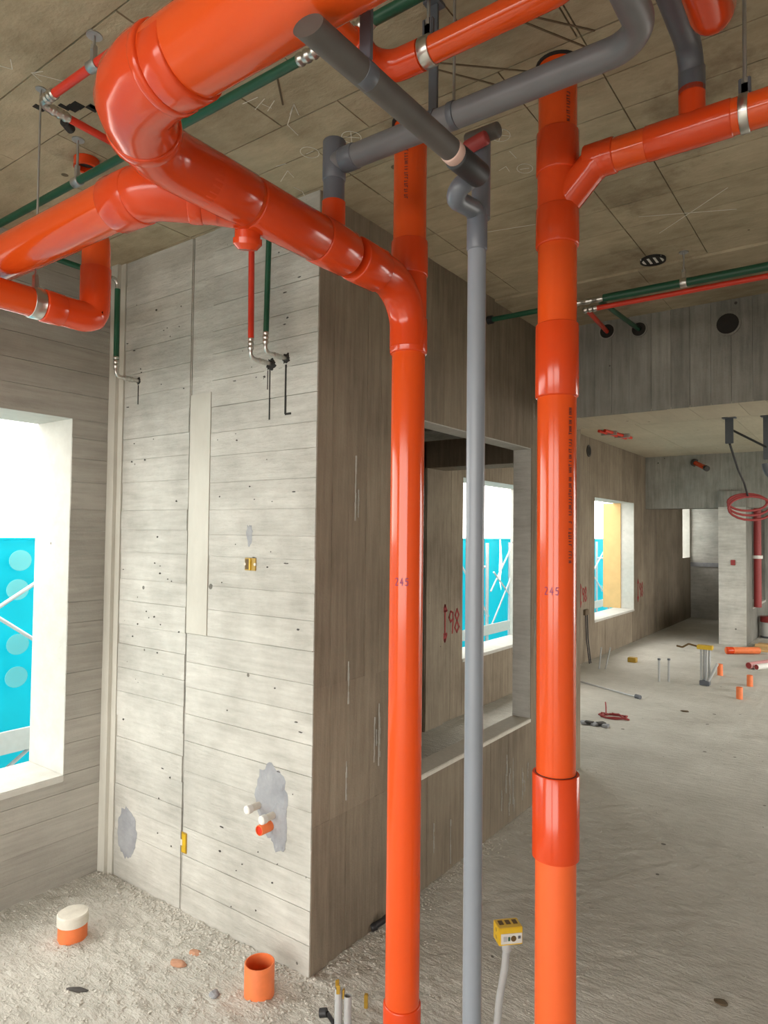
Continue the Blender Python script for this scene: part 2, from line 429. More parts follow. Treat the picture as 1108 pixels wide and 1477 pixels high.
# slightly lower strip beside the beam
for x0, x1 in ((XC, -.9), (-.9, 0.1), (0.1, 1.2), (1.2, XR)):
    board(ceiling, x0+.001, x1-.001, STEP, YB, H-.012, H+.02, 'ceil', 'ceiling_panel')
for x0, x1 in ((XE, -2.2), (-2.2, -1.2), (-1.2, -.2), (-.2, .8), (.8, XR)):
    for y0, y1 in ((YB2, 5.6), (5.6, 6.8), (6.8, 8.), (8., 9.2), (9.2, 10.4), (10.4, 11.6), (11.6, 16)):
        board(ceiling, x0+.002, x1-.002, y0+.002, y1-.002, H-random.uniform(0, .002), H+.02, 'soffit', 'ceiling_panel')

# ---- window wall (left), three window openings and one more at the far end
WIN = [(-1.2, 1.662, WZ1, WZ2), (5.318, 6.95, WZ1, WZ2), (8.841, 10.654, WZ1, WZ2), (13.9, 14.55, 1.2, 2.4)]
wl = wall_boxes('wall_left', 'x', XE-TW, XE-.005, YR-.2, 16.5, 0, H, WIN, 'reveal', 'pale concrete outer wall with square window openings, horizontal board marks')
board_wall(wl, 'x', XE, 1, .35, YF, 0, H, .105, 'u', 'left', [WIN[0]])
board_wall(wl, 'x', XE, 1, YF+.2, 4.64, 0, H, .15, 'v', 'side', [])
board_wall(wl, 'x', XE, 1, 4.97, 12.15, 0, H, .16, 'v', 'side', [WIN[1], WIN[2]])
board(wl, XE-.01, XE, YR, .35, WZ2, H, 'left'); board(wl, XE-.01, XE, YR, .35, 0, WZ1, 'left'); board(wl, XE-.01, XE, YR, -1.2, WZ1, WZ2, 'left')
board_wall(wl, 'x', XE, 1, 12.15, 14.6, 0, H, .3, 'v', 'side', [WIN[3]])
box('pilaster', XE-.01, XE+.03, 4.66, 4.95, 0, H, 'side', wl, .008)
for w in WIN[:3]:   # proud concrete lip round each opening
    box('sill', XE-TW, XE+.006, w[0], w[1], WZ1-.028, WZ1+.002, 'reveal', wl, .004)

# ---- front wall block (faces the camera), seam and smooth strip
SEAM = -2.388
wf = wall_boxes('wall_front', 'y', YF+.006, YF+.03, XE, XC-.016, 0, H, [(SEAM-.005, SEAM+.005, 0.0, H)], 'front', 'pale board-marked concrete wall facing the camera with a dark vertical seam')
random.seed(11)
board_wall(wf, 'y', YF, -1, -2.885, SEAM-.003, 0, H, .105, 'u', 'front', depth=.03, ragged=.006)
board_wall(wf, 'y', YF, -1, -2.25, XC-.0014, 1.168, H, .105, 'u', 'front', depth=.03)
board_wall(wf, 'y', YF, -1, SEAM+.005, XC-.0014, 0, 1.166, .12, 'u', 'front', depth=.03)
board(wf, SEAM+.005, -2.252, YF+.003, YF+.03, 2.19, H, 'front', 'smooth_strip')
board(wf, SEAM+.005, -2.252, YF-.004, YF+.03, 1.168, 2.188, 'front_smooth', 'smooth_strip')
board(wf, XE, -2.925, YF-.022, YF+.03, 0, H, 'front_smooth', 'corner_strip')
board(wf, -2.925, -2.888, YF-.004, YF+.03, 0, H, 'front_smooth', 'corner_strip')
box('wall_core', XE-.1, XC-.02, YF+.03, YF+.22, 0, H, 'joint', wf)

# ---- side wall with the pass-through opening
T2 = 0.118
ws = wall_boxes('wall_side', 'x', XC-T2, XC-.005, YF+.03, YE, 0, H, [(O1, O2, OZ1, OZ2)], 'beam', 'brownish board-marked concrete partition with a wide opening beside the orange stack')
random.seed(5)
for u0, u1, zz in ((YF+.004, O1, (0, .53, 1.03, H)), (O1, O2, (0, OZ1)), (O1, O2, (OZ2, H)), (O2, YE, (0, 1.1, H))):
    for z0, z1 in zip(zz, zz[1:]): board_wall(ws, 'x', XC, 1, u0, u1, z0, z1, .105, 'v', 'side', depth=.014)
for k in range(46):      # grout fins squeezed out between the boards
    y = YF+.06+random.random()*(YE-YF-.1); z0 = random.choice([random.uniform(.02, .35), random.uniform(.55, .95), random.uniform(1.1, 2.3)])
    if O1-.02 < y < O2+.02 and z0 > .3: z0 = random.uniform(.02, .2)
    L_ = random.uniform(.06, .26)
    if O1-.02 < y < O2+.02: L_ = min(L_, OZ1-.02-z0)
    bm = bmesh.new(); n_ = 7; q = [z0+L_*i/n_ for i in range(n_+1)]
    for a, b in zip(q, q[1:]):
        w_ = random.uniform(.0012, .0032); bm_box(bm, XC-.003, XC+random.uniform(.0025, .006), y-w_, y+w_, a, b)
    add('grout_fin', bm, 'left', ws)
box('sill', XC-T2, XC+.002, O1, O2, OZ1-.02, OZ1+.003, 'cream', ws, .003)
box('lintel_edge', XC-T2, XC-.004, O1, O2, OZ2-.004, OZ2+.02, 'reveal', ws, .002)
box('jamb', XC-T2, XC-.004, O2-.003, O2+.02, OZ1, OZ2, 'front', ws, .002)

# ---- downstand beam
bmw = wall_boxes('ceiling_beam', 'y', YB+.005, YB2, XE, XR, ZB+.005, H, [], 'beam', 'grey concrete downstand beam with vertical board marks and sleeve holes')
random.seed(21)
board_wall(bmw, 'y', YB, -1, XC+.001, 1.1, ZB, H, .108, 'v', 'beam', depth=.014)
board_wall(bmw, 'z', ZB, -1, XC+.001, 1.1, YB+.002, YB2, .12, 'v', 'soffit')
st = box('beam_stub', XE, XC-T2-.01, 4.66, 4.95, 2.14, H, 'side'); tag(st, 'short dark concrete beam above the window seen through the opening', kind='structure')

# ---- far structure
b2 = box('far_beam', XE, XR, 11.3, 11.6, 2.05, H, 'beam'); tag(b2, 'deep grey concrete beam over the far doorway', kind='structure')
pil = wall_boxes('wall_far', 'x', -1.90, -1.534, 11.25, 16, 0, 2.3, [(11.86, 13.4, .53, 2.07)], 'beam', 'pale concrete pier with a window opening in its side, at the far end')
box('pier_face', -1.902, -1.532, 11.235, 11.25, 0, 2.06, 'front', pil)
box('sill', -1.9, -1.525, 11.86, 13.4, .50, .535, 'reveal', pil)
wb = box('wall_back', XE, -1.9, YK, YK+.2, 0, H, 'front'); tag(wb, 'lit concrete wall behind the far doorway', kind='structure')
box('mortar_ledge', XE, -1.9, YK-.02, YK, 1.02, 1.10, 'patch', wb)
wk = box('wall_end', -1.534, XR, 15.2, 15.4, 0, H, 'front'); tag(wk, 'concrete end wall seen past the far pier', kind='structure')

# ---- walls behind and right of the camera, with the balcony openings that light the place
RW = [(-2.85, 2.2, 0.04, 2.5)]
wr = wall_boxes('wall_rear', 'y', YR-.2, YR, XE, XR, 0, H, RW, 'left', 'concrete wall with wide balcony opening behind the camera')
GW = [(5.4, 10.4, .06, 2.3), (12.2, 14.4, .5, 2.2)]
wg = wall_boxes('wall_right', 'x', XR, XR+.2, YR-.2, 16.5, 0, H, GW, 'left', 'concrete wall with wide openings on the right of the far room')
for w in WIN: portal((XE-TW-.02, (w[0]+w[1])/2, (w[2]+w[3])/2), w[3]-w[2], w[1]-w[0], (1, 0, 0))
for w in RW: portal(((w[0]+w[1])/2, YR-.22, (w[2]+w[3])/2), w[1]-w[0], w[3]-w[2], (0, 1, 0))
for w in GW: portal((XR+.22, (w[0]+w[1])/2, (w[2]+w[3])/2), w[3]-w[2], w[1]-w[0], (-1, 0, 0))
gp = box('site_ground', -60, 60, -60, 60, -7.2, -7, 'ground'); tag(gp, 'bare site ground far below the windows', kind='structure')
#@@OBJECTS
# ================================================================== ORANGE DRAIN PIPES
V = Vector
ZP = 2.36                      # level of the overhead drain runs
LX, LY = -1.155, 1.713         # left stack
RX, RY = -.684, 1.727          # right stack
RP = .0515

def cyl_print(name, parent, cx, cy, r, strokes, w, mat, z0=0.0, ang0=0.0, lift=.0006):
    """flat ink strokes on a vertical pipe; strokes in (arc length, height)"""
    bm = bmesh.new()
    for st in strokes:
        for (s0, h0), (s1, h1) in zip(st, st[1:]):
            d = V((s1-s0, h1-h0)); 
            if d.length < 1e-6: continue
            n = V((-d.y, d.x)).normalized()*w/2; e = d.normalized()*w*.3
            k = 3; prev = None
            for i in range(k+1):
                p = V((s0, h0)) - e + (d + 2*e)*i/k; row = []
                for q in (p+n, p-n):
                    a = ang0 + q.x/r
                    row.append(bm.verts.new((cx+math.cos(a)*(r+lift), cy+math.sin(a)*(r+lift), z0+q.y)))
                if prev: bm.faces.new((prev[0], prev[1], row[1], row[0]))
                prev = row
    bmesh.ops.recalc_face_normals(bm, faces=bm.faces[:])
    o = add(name, bm, mat, parent)
    if name == 'printed_text': o['kind'] = 'stuff'
    return o

G2 = [(0, .9), (.15, 1), (.4, 1), (.5, .8), (.4, .55), (0, 0), (.55, .02)]
G4 = [(.4, 1), (0, .35), (.6, .38)]; G4b = [(.42, .7), (.4, 0)]
G5 = [(.5, 1), (.1, .98), (.05, .58), (.4, .6), (.5, .3), (.35, .02), (0, .06)]
def hand245(h):
    out = []
    for i, gl in enumerate(([G2], [G4, G4b], [G5])):
        for st in gl: out.append([((x*.75 + i*.75 - 1.0)*h, y*h) for x, y in st])
    return out

def pipe_strokes(seed, length, h):
    """run of small printed characters along a pipe, too fine to read"""
    rr = random.Random(seed); out = []; z = 0
    while z < length:
        if rr.random() < .14: z += h*1.2; continue
        a = rr.choice([0, 1, 2, 3])
        if a == 0: out.append([(-h/2, z), (h/2, z)])
        elif a == 1: out += [[(-h/2, z), (h/2, z)], [(h/2, z), (h/2, z-h*.5)]]
        elif a == 2: out += [[(-h/2, z), (h/2, z)], [(0, z), (0, z-h*.5)], [(-h/2, z-h*.5), (h/2, z-h*.5)]]
        else: out += [[(-h/2, z), (-h/2, z-h*.5)], [(-h/2, z-h*.25), (h/2, z-h*.25)]]
        z += h*.95
    return out

# ---- left stack
ls = thing('drain_stack', 'glossy orange vertical drain pipe on the left, with a wye where the overhead branch enters', 'pipe', (LX, LY, 0))
ls_pipe = tube('pipe', [(LX, LY, -.05), (LX, LY, H+.02)], RP, 'orange', ls, 40)
sleeve('coupling', (LX, LY, .004), (LX, LY, .205), .0565, 'orange_fit', ls)
wy = tube('wye', fillet([(LX, LY-.225, ZP), (LX, LY-.004, ZP), (LX, LY-.004, 2.17)], .135, 10), .0565, 'orange_fit', ls, 32)
tube('wye_body', [(LX, LY, 2.155), (LX, LY, 2.50)], .0545, 'orange_fit', ls, 40)
sleeve('socket', (LX, LY, 2.152), (LX, LY, 2.262), .0578, 'orange_fit', ls)
sleeve('socket', (LX, LY, 2.392), (LX, LY, 2.502), .0575, 'orange_fit', ls)
sleeve('socket', (LX, LY-.275, ZP), (LX, LY-.165, ZP), .0615, 'orange_fit', ls)
aL = math.atan2(-LY, -LX)
cyl_print('handwritten_number', ls_pipe, LX, LY, RP, hand245(.021), .0024, 'purpleink', 1.447, aL-.25)['label'] = 'number 245 written in purple marker'
cyl_print('printed_text', ls_pipe, LX, LY, RP, pipe_strokes(3, .16, .009), .0022, 'ink', 2.62, aL-.25)

# ---- overhead branch from the left stack to the big elbow and the large pipe
ov = thing('overhead_drain_pipe', 'thick glossy orange drain pipe under the ceiling turning a corner at upper left', 'pipe', (LX, .66, ZP))
E0 = (LX, .905, ZP); BY = .665
tube('branch_pipe', [(LX, LY-.30, ZP), (LX, .82, ZP)], .0545, 'orange', ov, 40)
sleeve('coupling', (LX, 1.285, ZP), (LX, 1.405, ZP), .0615, 'orange_fit', ov)
sleeve('coupling', (LX, 1.055, ZP), (LX, 1.285, ZP), .0595, 'orange_fit', ov)
sleeve('socket', (LX, .905, ZP), (LX, 1.045, ZP), .0605, 'orange_fit', ov)
tube('elbow', [(LX, .93, ZP), (LX, .845, ZP), (LX+.008, .80, ZP), (LX+.028, .765, ZP), (LX+.05, .735, ZP)], [.0605, .0605, .061, .062, .063], 'orange_fit', ov, 36)
tube('elbow', [(LX+.035, .755, ZP), (LX+.07, .717, ZP), (LX+.10, .69, ZP), (LX+.14, .672, ZP), (LX+.19, BY, ZP), (LX+.225, BY, ZP)], [.0665, .0685, .070, .071, .0715, .0715], 'orange_fit', ov, 36)
tube('large_pipe', [(LX+.20, BY, ZP), (2.2, BY, ZP)], .0665, 'orange', ov, 48)
sleeve('seam_lip', (LX+.038, .752, ZP), (LX+.056, .734, ZP), .0705, 'orange_fit', ov, .003)
sleeve('coupling', (LX+.215, BY, ZP-.002), (LX+.235, BY, ZP-.002), .0722, 'orange_fit', ov)
sleeve('socket_lip', (LX+.235, BY, ZP-.006), (LX+.29, BY, ZP-.006), .068, 'orange_fit', ov)
# grey riser saddle on the branch
tube('saddle_stub', [(LX, 1.35, ZP), (LX, 1.35, 2.478)], .0315, 'orange_fit', ov, 28)

# ---- second branch coming from the left, joining with a wye
lb = thing('drain_branch_pipe', 'orange drain pipe entering from the left edge and joining the overhead branch with a wye', 'pipe', (-1.3, .905, ZP))
LBY = .885
tube('pipe', [(XE+.02, LBY, ZP), (-1.37, LBY, ZP)], .056, 'orange', lb, 40)
sleeve('socket', (-1.425, LBY+.003, ZP), (-1.335, LBY+.008, ZP), .0635, 'orange_fit', lb)
tube('elbow', fillet([(-1.35, LBY+.006, ZP), (-1.305, LBY+.008, ZP), (-1.225, LBY+.088, ZP), (-1.20, LBY+.113, ZP)], .10, 8), .0605, 'orange_fit', lb, 36)
sleeve('socket', (-1.245, LBY+.068, ZP), (-1.222, LBY+.091, ZP), .0625, 'orange_fit', lb)
tube('wye', [(-1.23, LBY+.083, ZP), (LX-.005, LBY+.158+.02, ZP), (LX, LBY+.30, ZP)], [.0585, .0585, .055], 'orange_fit', lb, 36)

co = tube('cleanout', [(-1.185, 1.075, 2.345), (-1.192, 1.083, 2.285)], .030, 'orange_fit', lb, 28)
tube('cleanout_cap', [(-1.19, 1.081, 2.292), (-1.1925, 1.0835, 2.280), (-1.195, 1.086, 2.268)], [.034, .034, .022], 'orange_fit', co, 28)

# ---- drop bend at far left
X3, Y3, Z3, R3 = -1.944, 1.147, 2.2505, .0428
db = thing('drain_bend_pipe', 'orange pipe with an upward elbow at the left edge above the window', 'pipe', (X3, Y3, Z3))
tube('pipe', [(X3-.012, -.9, Z3+.012), (X3, Y3-.13, Z3)], R3*.97, 'orange', db, 32)
tube('elbow', fillet([(X3, Y3-.15, Z3), (X3, Y3-.02, Z3), (X3, Y3+.0, Z3+.02), (X3, Y3, Z3+.16)], [.09, .09], 8), R3*1.05, 'orange_fit', db, 32)
sleeve('socket', (X3, Y3-.165, Z3), (X3, Y3-.105, Z3), R3*1.10, 'orange_fit', db)
tube('riser', fillet([(X3, Y3, Z3+.12), (X3, Y3, 2.54), (XE+.01, Y3, 2.545)], .07, 8), R3*.98, 'orange', db, 32)

# ---- right stack
rs = thing('drain_stack', 'glossy orange vertical drain pipe on the right, cut and sleeved near the floor', 'pipe', (RX, RY, 0))
tube('pipe', [(RX, RY, -.05), (RX, RY, .965)], RP*1.02, 'orange_low', rs, 40)
rs_pipe = tube('pipe', [(RX, RY, .974), (RX, RY, H+.02)], RP, 'orange', rs, 40)
open_tube('coupling', (RX, RY, .762), (RX, RY, .978), .0608, .007, 'orange_fit', rs, 40)
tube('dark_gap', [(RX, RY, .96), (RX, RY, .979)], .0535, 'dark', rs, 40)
sleeve('coupling', (RX, RY, 1.968), (RX, RY, 2.166), .0572, 'orange_fit', rs)
sleeve('socket', (RX, RY, 2.376), (RX, RY, 2.482), .0575, 'orange_fit', rs)
tube('wye_body', [(RX, RY, 2.45), (RX, RY, 2.66)], .0535, 'orange_fit', rs, 40)
sleeve('socket', (RX, RY, 2.575), (RX, RY, 2.69), .0570, 'orange_fit', rs)
ZR, RB = 2.582, .0405
tube('wye', fillet([(RX, RY, 2.475), (RX+.09, RY, 2.565), (RX+.115, RY, ZR), (RX+.14, RY, ZR)], [.05, .05], 6), .0425, 'orange_fit', rs, 32)
aR = math.atan2(-RY, -RX)
cyl_print('handwritten_number', rs_pipe, RX, RY, RP, hand245(.019), .0018, 'purpleink', 1.447, aR-.22)['label'] = 'number 245 written in purple marker'
cyl_print('printed_text', rs_pipe, RX, RY, RP, pipe_strokes(5, .40, .0085), .0022, 'ink', 1.535, aR+.72)
cyl_print('printed_text', rs_pipe, RX, RY, RP, pipe_strokes(9, .12, .0085), .0022, 'ink', 2.70, aR+.55)

# ---- right branch
rb = thing('drain_branch_pipe', 'orange branch pipe leaving the right stack toward the right edge under the ceiling', 'pipe', (-.4, RY, ZR))
sleeve('socket', (-.605, RY, ZR), (-.528, RY, ZR), .0445, 'orange_fit', rb)
tube('pipe', [(-.56, RY, ZR), (1.9, RY, ZR)], RB, 'orange', rb, 36)
sleeve('tee', (-.452, RY, ZR), (-.256, RY, ZR), .0425, 'orange_fit', rb)
tube('stub', [(-.346, RY, ZR), (-.346, RY, 2.682)], .0305, 'orange_fit', rb, 28)

# ---- middle orange pipe with elbow
mo = thing('overhead_drain_pipe', 'slim orange pipe with an elbow between the grey pipes at top centre', 'pipe', (-.85, 1.18, 2.62))
tube('pipe', fillet([(-.80, 1.18, 2.62), (-.43, 1.183, 2.622), (-.43, 1.183, H+.02)], .045, 8), .0275, 'orange', mo, 28)
tube('elbow', fillet([(-.77, 1.18, 2.62), (-.872, 1.175, 2.62), (-.872, 1.09, 2.62)], .055, 8), .0315, 'orange_fit', mo, 28)
tube('pipe', [(-.872, 1.11, 2.62), (-.872, -.6, 2.62)], .0275, 'orange', mo, 28)
sleeve('socket', (-.872, 1.115, 2.62), (-.872, 1.06, 2.62), .033, 'orange_fit', mo)

# ---- elbow at top right
te = thing('drain_bend_pipe', 'short orange elbow dropping from the ceiling at the top right corner', 'pipe', (-.262, 1.535, 2.68))
tube('elbow', fillet([(-.262, 1.535, H+.02), (-.262, 1.535, 2.685), (-.262, 1.25, 2.685)], .06, 10), .042, 'orange_fit', te, 32)
sleeve('socket', (-.262, 1.535, 2.80), (-.262, 1.535, H), .046, 'orange_fit', te)
tube('pipe', [(-.262, 1.36, 2.685), (-.262, -.8, 2.685)], .040, 'orange', te, 32)

# ================================================================== GREY PIPES
GX, GY = -.6354, 1.1826
gv = thing('vent_pipe', 'slim grey vertical pipe standing between the two orange stacks', 'pipe', (GX, GY, 0))
tube('pipe', [(GX, GY, -.03), (GX, GY, 2.2120)], 0.0182, 'grey', gv, 32)
sleeve('socket', (GX, GY, 2.1652), (GX, GY, 2.2480), 0.0205, 'grey_fit', gv, .003)
tube('riser', [(GX+.003, GY+.01, 2.2336), (GX+.003, GY+.01, 2.3992)], 0.0187, 'grey_fit', gv, 24)
tube('elbow', fillet([(GX, GY, 2.215), (GX, GY-.004, 2.246), (-.638, 1.062, 2.231), (-.612, 1.092, 2.258)], [.02, .03], 6), .0185, 'grey_fit', gv, 24)
tube('elbow', fillet([(-.614, 1.090, 2.256), (-.590, 1.117, 2.279), (-.5846, 1.075, 2.268)], .016, 6), .0175, 'grey', gv, 24)
tee = sleeve('tee', (-0.6660, 1.1916, 2.4028), (-0.5918, 1.1916, 2.4028), 0.0151, 'grey_dark', gv)
sleeve('red_band', (-0.6516, 1.1628, 2.3690), (-0.6034, 1.1628, 2.3776), 0.0137, 'darkred', tee)

gh = thing('horizontal_vent_pipe', 'long grey pipe crossing in front of both orange stacks near the ceiling', 'pipe', (LX, 1.35, 2.58))
tube('riser', [(LX, 1.35, 2.465), (LX, 1.35, 2.638)], .0285, 'grey_fit', gh, 28)
sleeve('tee_end', (LX, 1.35, 2.535), (LX, 1.35, 2.645), .031, 'grey_fit', gh)
tube('pipe', fillet([(LX, 1.35, 2.583), (-.352, 1.355, 2.583), (-.352, .45, 2.583)], .075, 10), .0295, 'grey_dusty', gh, 32)
sleeve('socket', (LX+.03, 1.35, 2.583), (LX+.075, 1.35, 2.583), .032, 'grey_fit', gh)
tube('drop_bend', fillet([(-.346, RY, 2.66), (-.346, RY, 2.775), (-.346, .45, 2.775)], .07, 8), .0285, 'grey_fit', gh, 28)
sleeve('socket', (-.346, RY, 2.665), (-.346, RY, 2.735), .0305, 'grey_fit', gh)
tube('end_link', [(-.349, .46, 2.59), (-.349, .46, 2.775)], .0285, 'grey_fit', gh, 24)

dk = thing('waste_pipe', 'dark dusty grey pipe with a sawn-off free end crossing below the long grey pipe', 'pipe', (-0.5832, 0.8100, 2.2624))
bm = bmesh.new(); p0, p1 = V((-.5918, .6354, 2.2624)), V((-.5832, .9972, 2.2624)); ax_ = (p0-p1).normalized()
rings = bm_sweep(bm, [p1, p0], .0195, 28)
cutn = V((.30, -.88, .28)).normalized()          # the free end is sawn off at a slant
for v in rings[1]: v.co -= ax_ * ((v.co-p0).dot(cutn) / ax_.dot(cutn))
bmesh.ops.recalc_face_normals(bm, faces=bm.faces[:]); add('pipe', bm, 'grey_dark', dk, True, 40)
sleeve('coupling', (-0.5832, 1.0044, 2.2588), (-0.5832, 1.0944, 2.2638), .0225, 'black', dk)
sleeve('pale_band', (-0.5832, 0.9846, 2.2610), (-0.5832, 1.0080, 2.2610), 0.0205, 'pinktape', dk)

# ---- straps, clamps and hanger rods
def strap(label, x, y, z0, z1, w, grp='pipe hanger straps'):
    t = thing('hanger_strap', label, 'hanger', (x, y, z0), grp)
    bm = bmesh.new(); bm_box(bm, x-w/2, x+w/2, y-.004, y+.004, z0, z1); bmesh.ops.bevel(bm, geom=bm.edges[:], offset=.001, affect='EDGES')
    add('strap', bm, 'strap', t)
    box('ceiling_plate', x-w*.8, x+w*.8, y-.02, y+.02, H-.008, H+.002, 'strap', t)
    return t
s1 = strap('flat dark strap hanging the sawn-off dark pipe from the ceiling', -.586, .752, 2.280, H, .020)
s2 = strap('flat dark strap hanging the long grey pipe beside the silver clamp', -.846, 1.35, 2.61, H, .024)
for t, x, y, z, r, ax in ((s1, -.5885, .752, 2.2624, .0196, 'y'), (s2, -.846, 1.35, 2.583, .031, 'x')):
    a = V((0, .012, 0)) if ax == 'y' else V((.012, 0, 0))
    sleeve('loop', V((x, y, z))-a, V((x, y, z))+a, r, 'strap', t, .001)

def rod_hanger(label, x, y, zpipe, r, axis='x', rod=.004, band='galv', wband=.012, grp='clamps on threaded rods', strapz=None):
    t = thing('pipe_clamp', label, 'clamp', (x, y, zpipe), grp)
    a = V((wband, 0, 0)) if axis == 'x' else V((0, wband, 0))
    bd = sleeve('band', V((x, y, zpipe))-a, V((x, y, zpipe))+a, r+.0035, band, t, .001)
    box('ear', x-.008, x+.008, y-.006, y+.006, zpipe+r, zpipe+r+.04, 'strap' if strapz else band, bd, .001)
    if strapz: box('strap', x-.013, x+.013, y-.006, y+.006, zpipe+r+.005, strapz, 'strap', t, .002)
    rd = tube('rod', [(x, y, zpipe+r+.02), (x, y, H)], rod, 'galv', t, 10)
    tube('nut', [(x, y, zpipe+r+.028), (x, y, zpipe+r+.04)], rod*2.2, 'galv', rd, 6)
    tube('ceiling_plate', [(x, y, H-.004), (x, y, H+.002)], rod*5, 'galv', t, 14)
    return t
rod_hanger('silver clamp and dark strap round the slim orange pipe at top centre', -.753, 1.18, 2.62, .0275, 'x', .004, 'steel', .013, strapz=2.69)
rod_hanger('silver clamp on a long rod round the right orange branch', -.232, RY, ZR, RB, 'x', .0045, 'steel', .010, strapz=2.665)
rod_hanger('silver clamp round the orange pipe at the left edge', X3-.002, Y3-.183, Z3+.001, R3*.97, 'y', .003, 'steel', .016)
rod_hanger('galvanised clamp holding the thin green pipe at upper left', -2.10, 1.165, 2.74, .0125, 'x', .004, 'galv', .018)
rod_hanger('galvanised clamp holding the thin red pipe above the big elbow', -1.62, .935, 2.80, .0115, 'x', .004, 'galv', .018)
t = thing('hanger_rod', 'thin threaded rod between ceiling and the long grey pipe', 'rod', (-.789, 1.35, 2.61))
tube('rod', [(-.789, 1.35, 2.60), (-.789, 1.35, H)], .0035, 'galv', t, 10)
tube('nut', [(-.789, 1.35, H-.012), (-.789, 1.35, H-.004)], .008, 'galv', t, 6)
tube('plate', [(-.789, 1.35, H-.004), (-.789, 1.35, H+.002)], .018, 'galv', t, 14)
sleeve('loop', (-.797, 1.35, 2.583), (-.781, 1.35, 2.583), .031, 'strap', t, .001)

# ================================================================== WATER PIPES
def steel_joint(name, parent, a, b, r):
    """crimped stainless fitting with two ribs"""
    a, b = V(a), V(b); n = 13; pts = []; rad = []
    for k in range(n): 
        f = k/(n-1); pts.append(a.lerp(b, f)); rad.append(r*(1.22 if (k % 4) in (1, 2) else 1.0))
    return tube(name, pts, rad, 'steel', parent, 18)

GZ, GYY = 2.74, 1.165
gw = thing('water_pipe', 'thin dark green water pipe running under the ceiling behind the orange pipes', 'pipe', (-1.5, GYY, GZ))
tube('pipe', [(XE+.02, GYY, GZ), (-1.10, GYY, GZ)], .0125, 'green', gw, 16)
steel_joint('fitting', gw, (-1.115, GYY, GZ), (-1.05, GYY, GZ), .013)
tube('steel_pipe', [(-1.06, GYY, GZ), (-.90, GYY, GZ)], .010, 'steel', gw, 14)
steel_joint('fitting', gw, (-.95, GYY, GZ), (-.885, GYY, GZ), .014)
tube('pipe', [(-.89, GYY, GZ), (1.2, GYY, GZ)], .0135, 'green', gw, 16)
# hidden branch toward the front wall
t2 = thing('water_pipe', 'green water pipe dropping down the pale wall right of the red one', 'pipe', (-1.815, 1.75, 2.3))
tube('pipe', fillet([(-1.81, GYY+.005, GZ), (-1.81, 1.75, GZ), (-1.818, 1.75, 2.335)], .03, 5), .0105, 'green', t2, 16)
steel_joint('fitting', t2, (-1.818, 1.75, 2.345), (-1.819, 1.75, 2.297), .0098)
tube('steel_elbow', fillet([(-1.819, 1.75, 2.30), (-1.82, 1.75, 2.268), (-1.82, YF+.01, 2.268)], .022, 6), .0078, 'steel', t2, 14)
steel_joint('fitting', t2, (-1.82, 1.79, 2.268), (-1.82, 1.835, 2.268), .009)
t3 = thing('water_pipe', 'thin red water pipe with steel elbows that drops down the pale wall', 'pipe', (-1.89, 1.75, 2.3))
tube('pipe', fillet([(-1.30, .935, 2.80), (-1.815, .935, 2.80)], 0), .0115, 'red', t3, 16)
steel_joint('fitting', t3, (-1.81, .935, 2.80), (-1.86, .935, 2.80), .0125)
tube('steel_elbow', fillet([(-1.85, .935, 2.80), (-1.888, .935, 2.80), (-1.888, .99, 2.80)], .024, 6), .0125, 'steel', t3, 16)
steel_joint('fitting', t3, (-1.888, .965, 2.80), (-1.889, 1.02, 2.80), .0125)
tube('pipe', fillet([(-1.889, 1.01, 2.80), (-1.905, 1.75, 2.795), (-1.898, 1.75, 2.325)], .03, 5), .0115, 'red', t3, 16)
steel_joint('fitting', t3, (-1.898, 1.75, 2.335), (-1.898, 1.75, 2.285), .0098)
tube('steel_elbow', fillet([(-1.898, 1.75, 2.29), (-1.899, 1.75, 2.258), (-1.90, YF+.01, 2.258)], .022, 6), .0078, 'steel', t3, 14)
steel_joint('fitting', t3, (-1.90, 1.79, 2.258), (-1.90, 1.835, 2.258), .009)
tube('black_tee', [(-1.915, 1.02, 2.80), (-1.935, 1.05, 2.80)], .014, 'black', t3, 14)
t4 = thing('water_pipe', 'short green pipe with steel elbows in the corner beside the window wall', 'pipe', (-2.77, 1.746, 2.3))
tube('pipe', [(-2.778, 1.746, 2.70), (-2.775, 1.746, 2.375)], .0125, 'green', t4, 16)
tube('steel_elbow', fillet([(-2.778, 1.70, 2.742), (-2.778, 1.746, 2.742), (-2.778, 1.746, 2.69)], .024, 6), .011, 'steel', t4, 14)
tube('pipe', [(-2.778, GYY, 2.742), (-2.778, 1.71, 2.742)], .0125, 'green', t4, 16)
steel_joint('fitting', t4, (-2.775, 1.746, 2.39), (-2.774, 1.746, 2.335), .0115)
tube('steel_elbow', fillet([(-2.774, 1.746, 2.34), (-2.773, 1.746, 2.30), (-2.772, YF+.01, 2.30)], .024, 6), .0088, 'steel', t4, 14)
steel_joint('fitting', t4, (-2.772, 1.785, 2.30), (-2.772, 1.835, 2.30), .0105)

